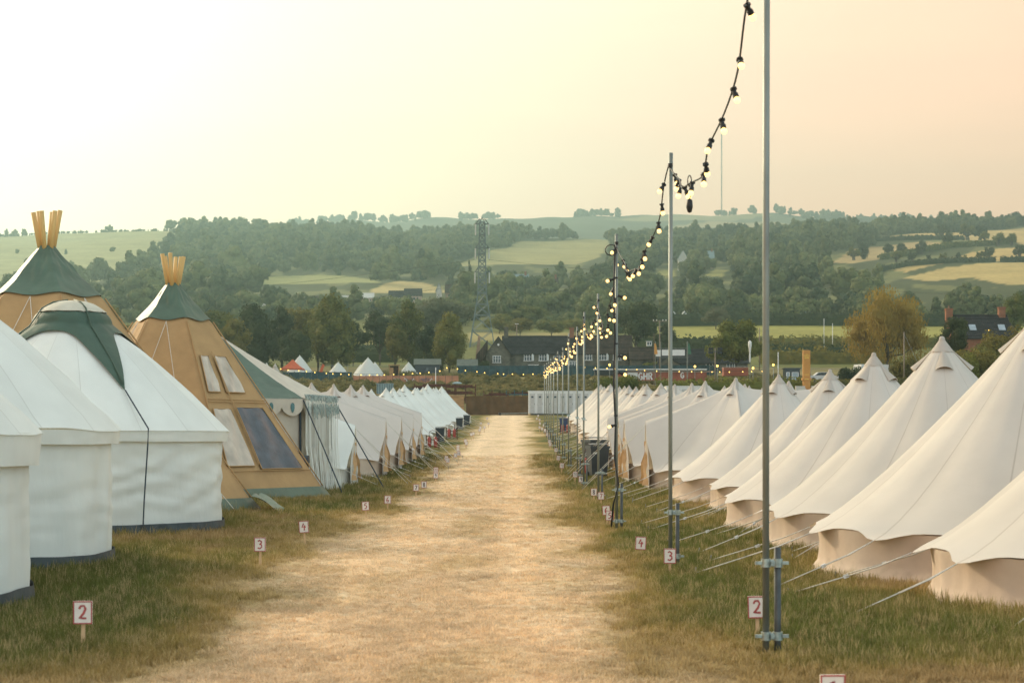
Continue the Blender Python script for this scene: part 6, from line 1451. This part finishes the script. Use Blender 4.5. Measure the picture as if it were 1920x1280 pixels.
for px, y, d, lab in ((1545, 597, 420, 'thin white flood pole in the far meadow'), (1561, 606, 400, 'second thin white pole in the far meadow, right of the first'), (1591, 612, 380, 'thin dark pole in the meadow left of the willow'), (1459, 660, 262, 'thin pale pole above the dark car')): post(px, d, EYE+(HZ-y)*d/F-far(px, d).z, 'white_paint' if 'white' in lab or 'pale' in lab else 'timber_pole', lab, .07)
t = thing('wrapped_post', 'tall post wrapped in white sheeting right of the nearest lamp pole', 'post', far(1406, 250)); h = EYE+(HZ-638)*250/F-far(1406, 250).z
MB().tube([(0, 0, 0), (.05, 0, h*.6)], .05, 6).build('post', M['galv'], t); MB().lathe([(.08, h*.55), (.13, h*.62), (.10, h*.74), (.16, h*.82), (.24, h*.90), (.22, h*.97), (.05, h)], 12).build('sheeting', M['white_paint'], t, True)
def car(px, y, d, label, mat, kind='car', rz=0, L=4.2):
    s = d/F; p = far(px, d); z = max(p.z, EYE+(HZ-y)*s); t = thing('parked_car' if kind == 'car' else 'camper_van', label, 'car' if kind == 'car' else 'van', (p.x, d, p.z), rz); W_ = 1.75
    if kind == 'car': pr = [(-L/2, .35), (-L/2, .75), (-L*.42, .92), (-L*.28, .98), (-L*.14, 1.42), (L*.22, 1.45), (L*.40, 1.0), (L/2, .9), (L/2, .35)]; wn_ = [(-L*.24, .98), (-L*.12, 1.36), (L*.20, 1.38), (L*.33, 1.0)]
    else: pr = [(-L/2, .4), (-L/2, 1.1), (-L*.43, 1.3), (-L*.36, 1.9), (-L*.46, 2.1), (-L*.44, 2.75), (L/2, 2.8), (L/2, .4)]; wn_ = [(-L*.41, 1.32), (-L*.345, 1.85), (-L*.22, 1.85), (-L*.22, 1.32)]
    MB().prism([(x, -W_/2, z_) for x, z_ in pr], (0, W_, 0)).build('body', M[mat], t)
    for sy in (-1, 1): MB().prism([(x, sy*(W_/2+.005), z_) for x, z_ in wn_], (0, sy*.02, 0)).build('side_window', M['glass'], t)
    for sx in (-.31, .31):
        for sy in (-1, 1): o = MB().tube([(sx*L, sy*W_/2-.1, .32), (sx*L, sy*W_/2+.1, .32)], .32, 14).build('wheel', M['black_rubber'], t); MB().tube([(sx*L, sy*(W_/2+.11), .32), (sx*L, sy*(W_/2+.12), .32)], .17, 10).build('rim', M['galv'], o)
    for sy in (-.6, .6): MB().box((-L/2-.01, sy, .68), (.05, .3, .14)).build('headlight', M['skylight'], t)
car(1205, 690, 290, 'dark car parked behind the long banner, left one', 'car_dark'); car(1283, 690, 290, 'dark car parked behind the long banner, right one', 'car_dark'); car(1464, 690, 246, 'dark car parked right of the nearest lamp pole', 'car_dark'); car(1540, 674, 274, 'pale parked car behind the mesh fence, right of the totem sign', 'car_white'); car(1588, 673, 270, 'white parked car left of the camper van', 'car_white'); car(1632, 665, 266, 'white camper van parked at the foot of the willow', 'car_white', 'van', .5, 5.2); car(1544, 634, 440, 'tiny red car out in the far meadow', 'banner_red')
# amber festoon across the bank
A, B = far(488, 240), far(1000, 252); AH = MB().lathe([(.0, 0), (.03, 0), (.03, -.06), (.02, -.07)], 6, close=True).mesh('lamp_holder', M['black_rubber']); AB = MB().lathe([(.02, -.06), (.06, -.11), (.065, -.15), (.05, -.19), (.0, -.22)], 8, close=True).mesh('bulb', M['bulb_amber'], True)
def along(px, y, d): return Vector(((px-960)/F*d, d, EYE+(HZ-y)*d/F))
festoon(along(500, 686, 236), along(830, 693, 238), .75, 20, 'string of amber bulbs sagging across the scrub at left', 60, 'amber festoon strings on the bank', 0, True, AH, AB, .02); festoon(along(830, 686, 238), along(1010, 699, 240), .35, 10, 'string of amber bulbs across the scrub before the stone cottage', 61, 'amber festoon strings on the bank', 0, True, AH, AB, .02); festoon(along(1085, 686, 240), along(1440, 694, 240), .30, 18, 'string of amber bulbs running above the dark hedge at right', 62, 'amber festoon strings on the bank', 0, True, AH, AB, .02)

# ------------------------------------------------------------------ pylon, power lines, mast
d = 450.; s = d/F; p = far(904, d); ztop = EYE+(HZ-408)*s; p.z = min(p.z, EYE+(HZ-650)*s)
t = thing('pylon', 'tall grey steel lattice electricity pylon with three pairs of arms', 'pylon', p); H_ = ztop-p.z
def pz(y): return EYE+(HZ-y)*s-p.z
def half(z):
    f = z/H_
    return ((4.1-(4.1-1.35)*min(1, f/.42)) if f < .42 else 1.35-.55*(f-.42)/.58)*.73
def cor(z, k): h = half(z); return Vector((h*(1, 1, -1, -1)[k]-.5*(z/H_)*0, h*(1, -1, -1, 1)[k], z))
lev = [0, .13, .25, .335, .42, .47, .52, .57, .62, .67, .72, .77, .82, .87, .92, .965]
for k in range(4): MB().tube([cor(q*H_, k) for q in lev], .15, 4).build('leg', M['pylon_steel'], t)
for i in range(len(lev)-1):
    b = MB(); z0_, z1_ = lev[i]*H_, lev[i+1]*H_
    for k in range(4):
        k2 = (k+1) % 4; b.tube([cor(z0_, k), cor(z1_, k2)], .085, 3); b.tube([cor(z0_, k2), cor(z1_, k)], .085, 3); b.tube([cor(z1_, k), cor(z1_, k2)], .10, 3)
    b.build('lattice_bay', M['pylon_steel'], t)
MB().tube([cor(.965*H_, 0), (0, 0, H_)], .10, 3).tube([cor(.965*H_, 2), (0, 0, H_)], .10, 3).tube([cor(.965*H_, 1), (0, 0, H_)], .10, 3).tube([cor(.965*H_, 3), (0, 0, H_)], .10, 3).build('peak', M['pylon_steel'], t)
arms = []
for y, L_ in ((420, 1.58), (465, 1.62), (510, 1.72)):
    for sg in (-1, 1):
        z = pz(y); a = MB(); e = Vector((sg*L_, 0, z))
        for k in ((0, 1) if sg > 0 else (2, 3)): a.tube([cor(z, k), e], .13, 3); a.tube([cor(z+1.2, k), e], .11, 3)
        ar = a.build('arm', M['pylon_steel'], t)
        MB().lathe([(.05, 0)]+[(r_, -.13*k-(.0 if r_ > .2 else .065)) for k in range(1, 20) for r_ in (.10, .21)]+[(.05, -2.75)], 8, 0, tuple(e)).build('insulator', M['white_paint'], ar); arms.append((sg, p+e+Vector((0, 0, -2.8))))
for i, (sg, q) in enumerate(arms):
    side = 'left' if sg < 0 else 'right'; lvl = ('top', 'middle', 'bottom')[i//2]
    far_ = Vector((-170, 508, q.z-7-.7*(i//2))) if sg < 0 else Vector((192, 500, q.z-4.4-1.5*(i//2)))
    if i//2 == 0: continue
    pts = [q.lerp(far_, u)+Vector((0, 0, -10*u*(1-u))) for u in np.linspace(0, 1, 40)]
    o = MB().tube([v-q for v in pts], .033, 4).build('power_line', M['galv_dark'], None, False, q); tag(o, f'dark power line running {side} from the {lvl} arm of the pylon', 'cable', 'power lines from the pylon')
d = 3560.; q = far(1353, d); h = EYE+(HZ-248)*d/F-q.z
t = thing('radio_mast', 'very thin tall radio mast on the far skyline', 'mast', q)
for sx, sy in ((-.9, -.5), (.9, -.5), (0, 1)): MB().tube([(sx, sy, -3), (sx, sy, h)], .32, 4).build('leg', M['pylon_steel'], t)
b = MB()
for k in range(60): z = h*k/60; b.tube([(-.9, -.5, z), (.9, -.5, z+h/60)], .2, 3); b.tube([(.9, -.5, z), (0, 1, z+h/60)], .2, 3)
b.build('lattice', M['pylon_steel'], t)
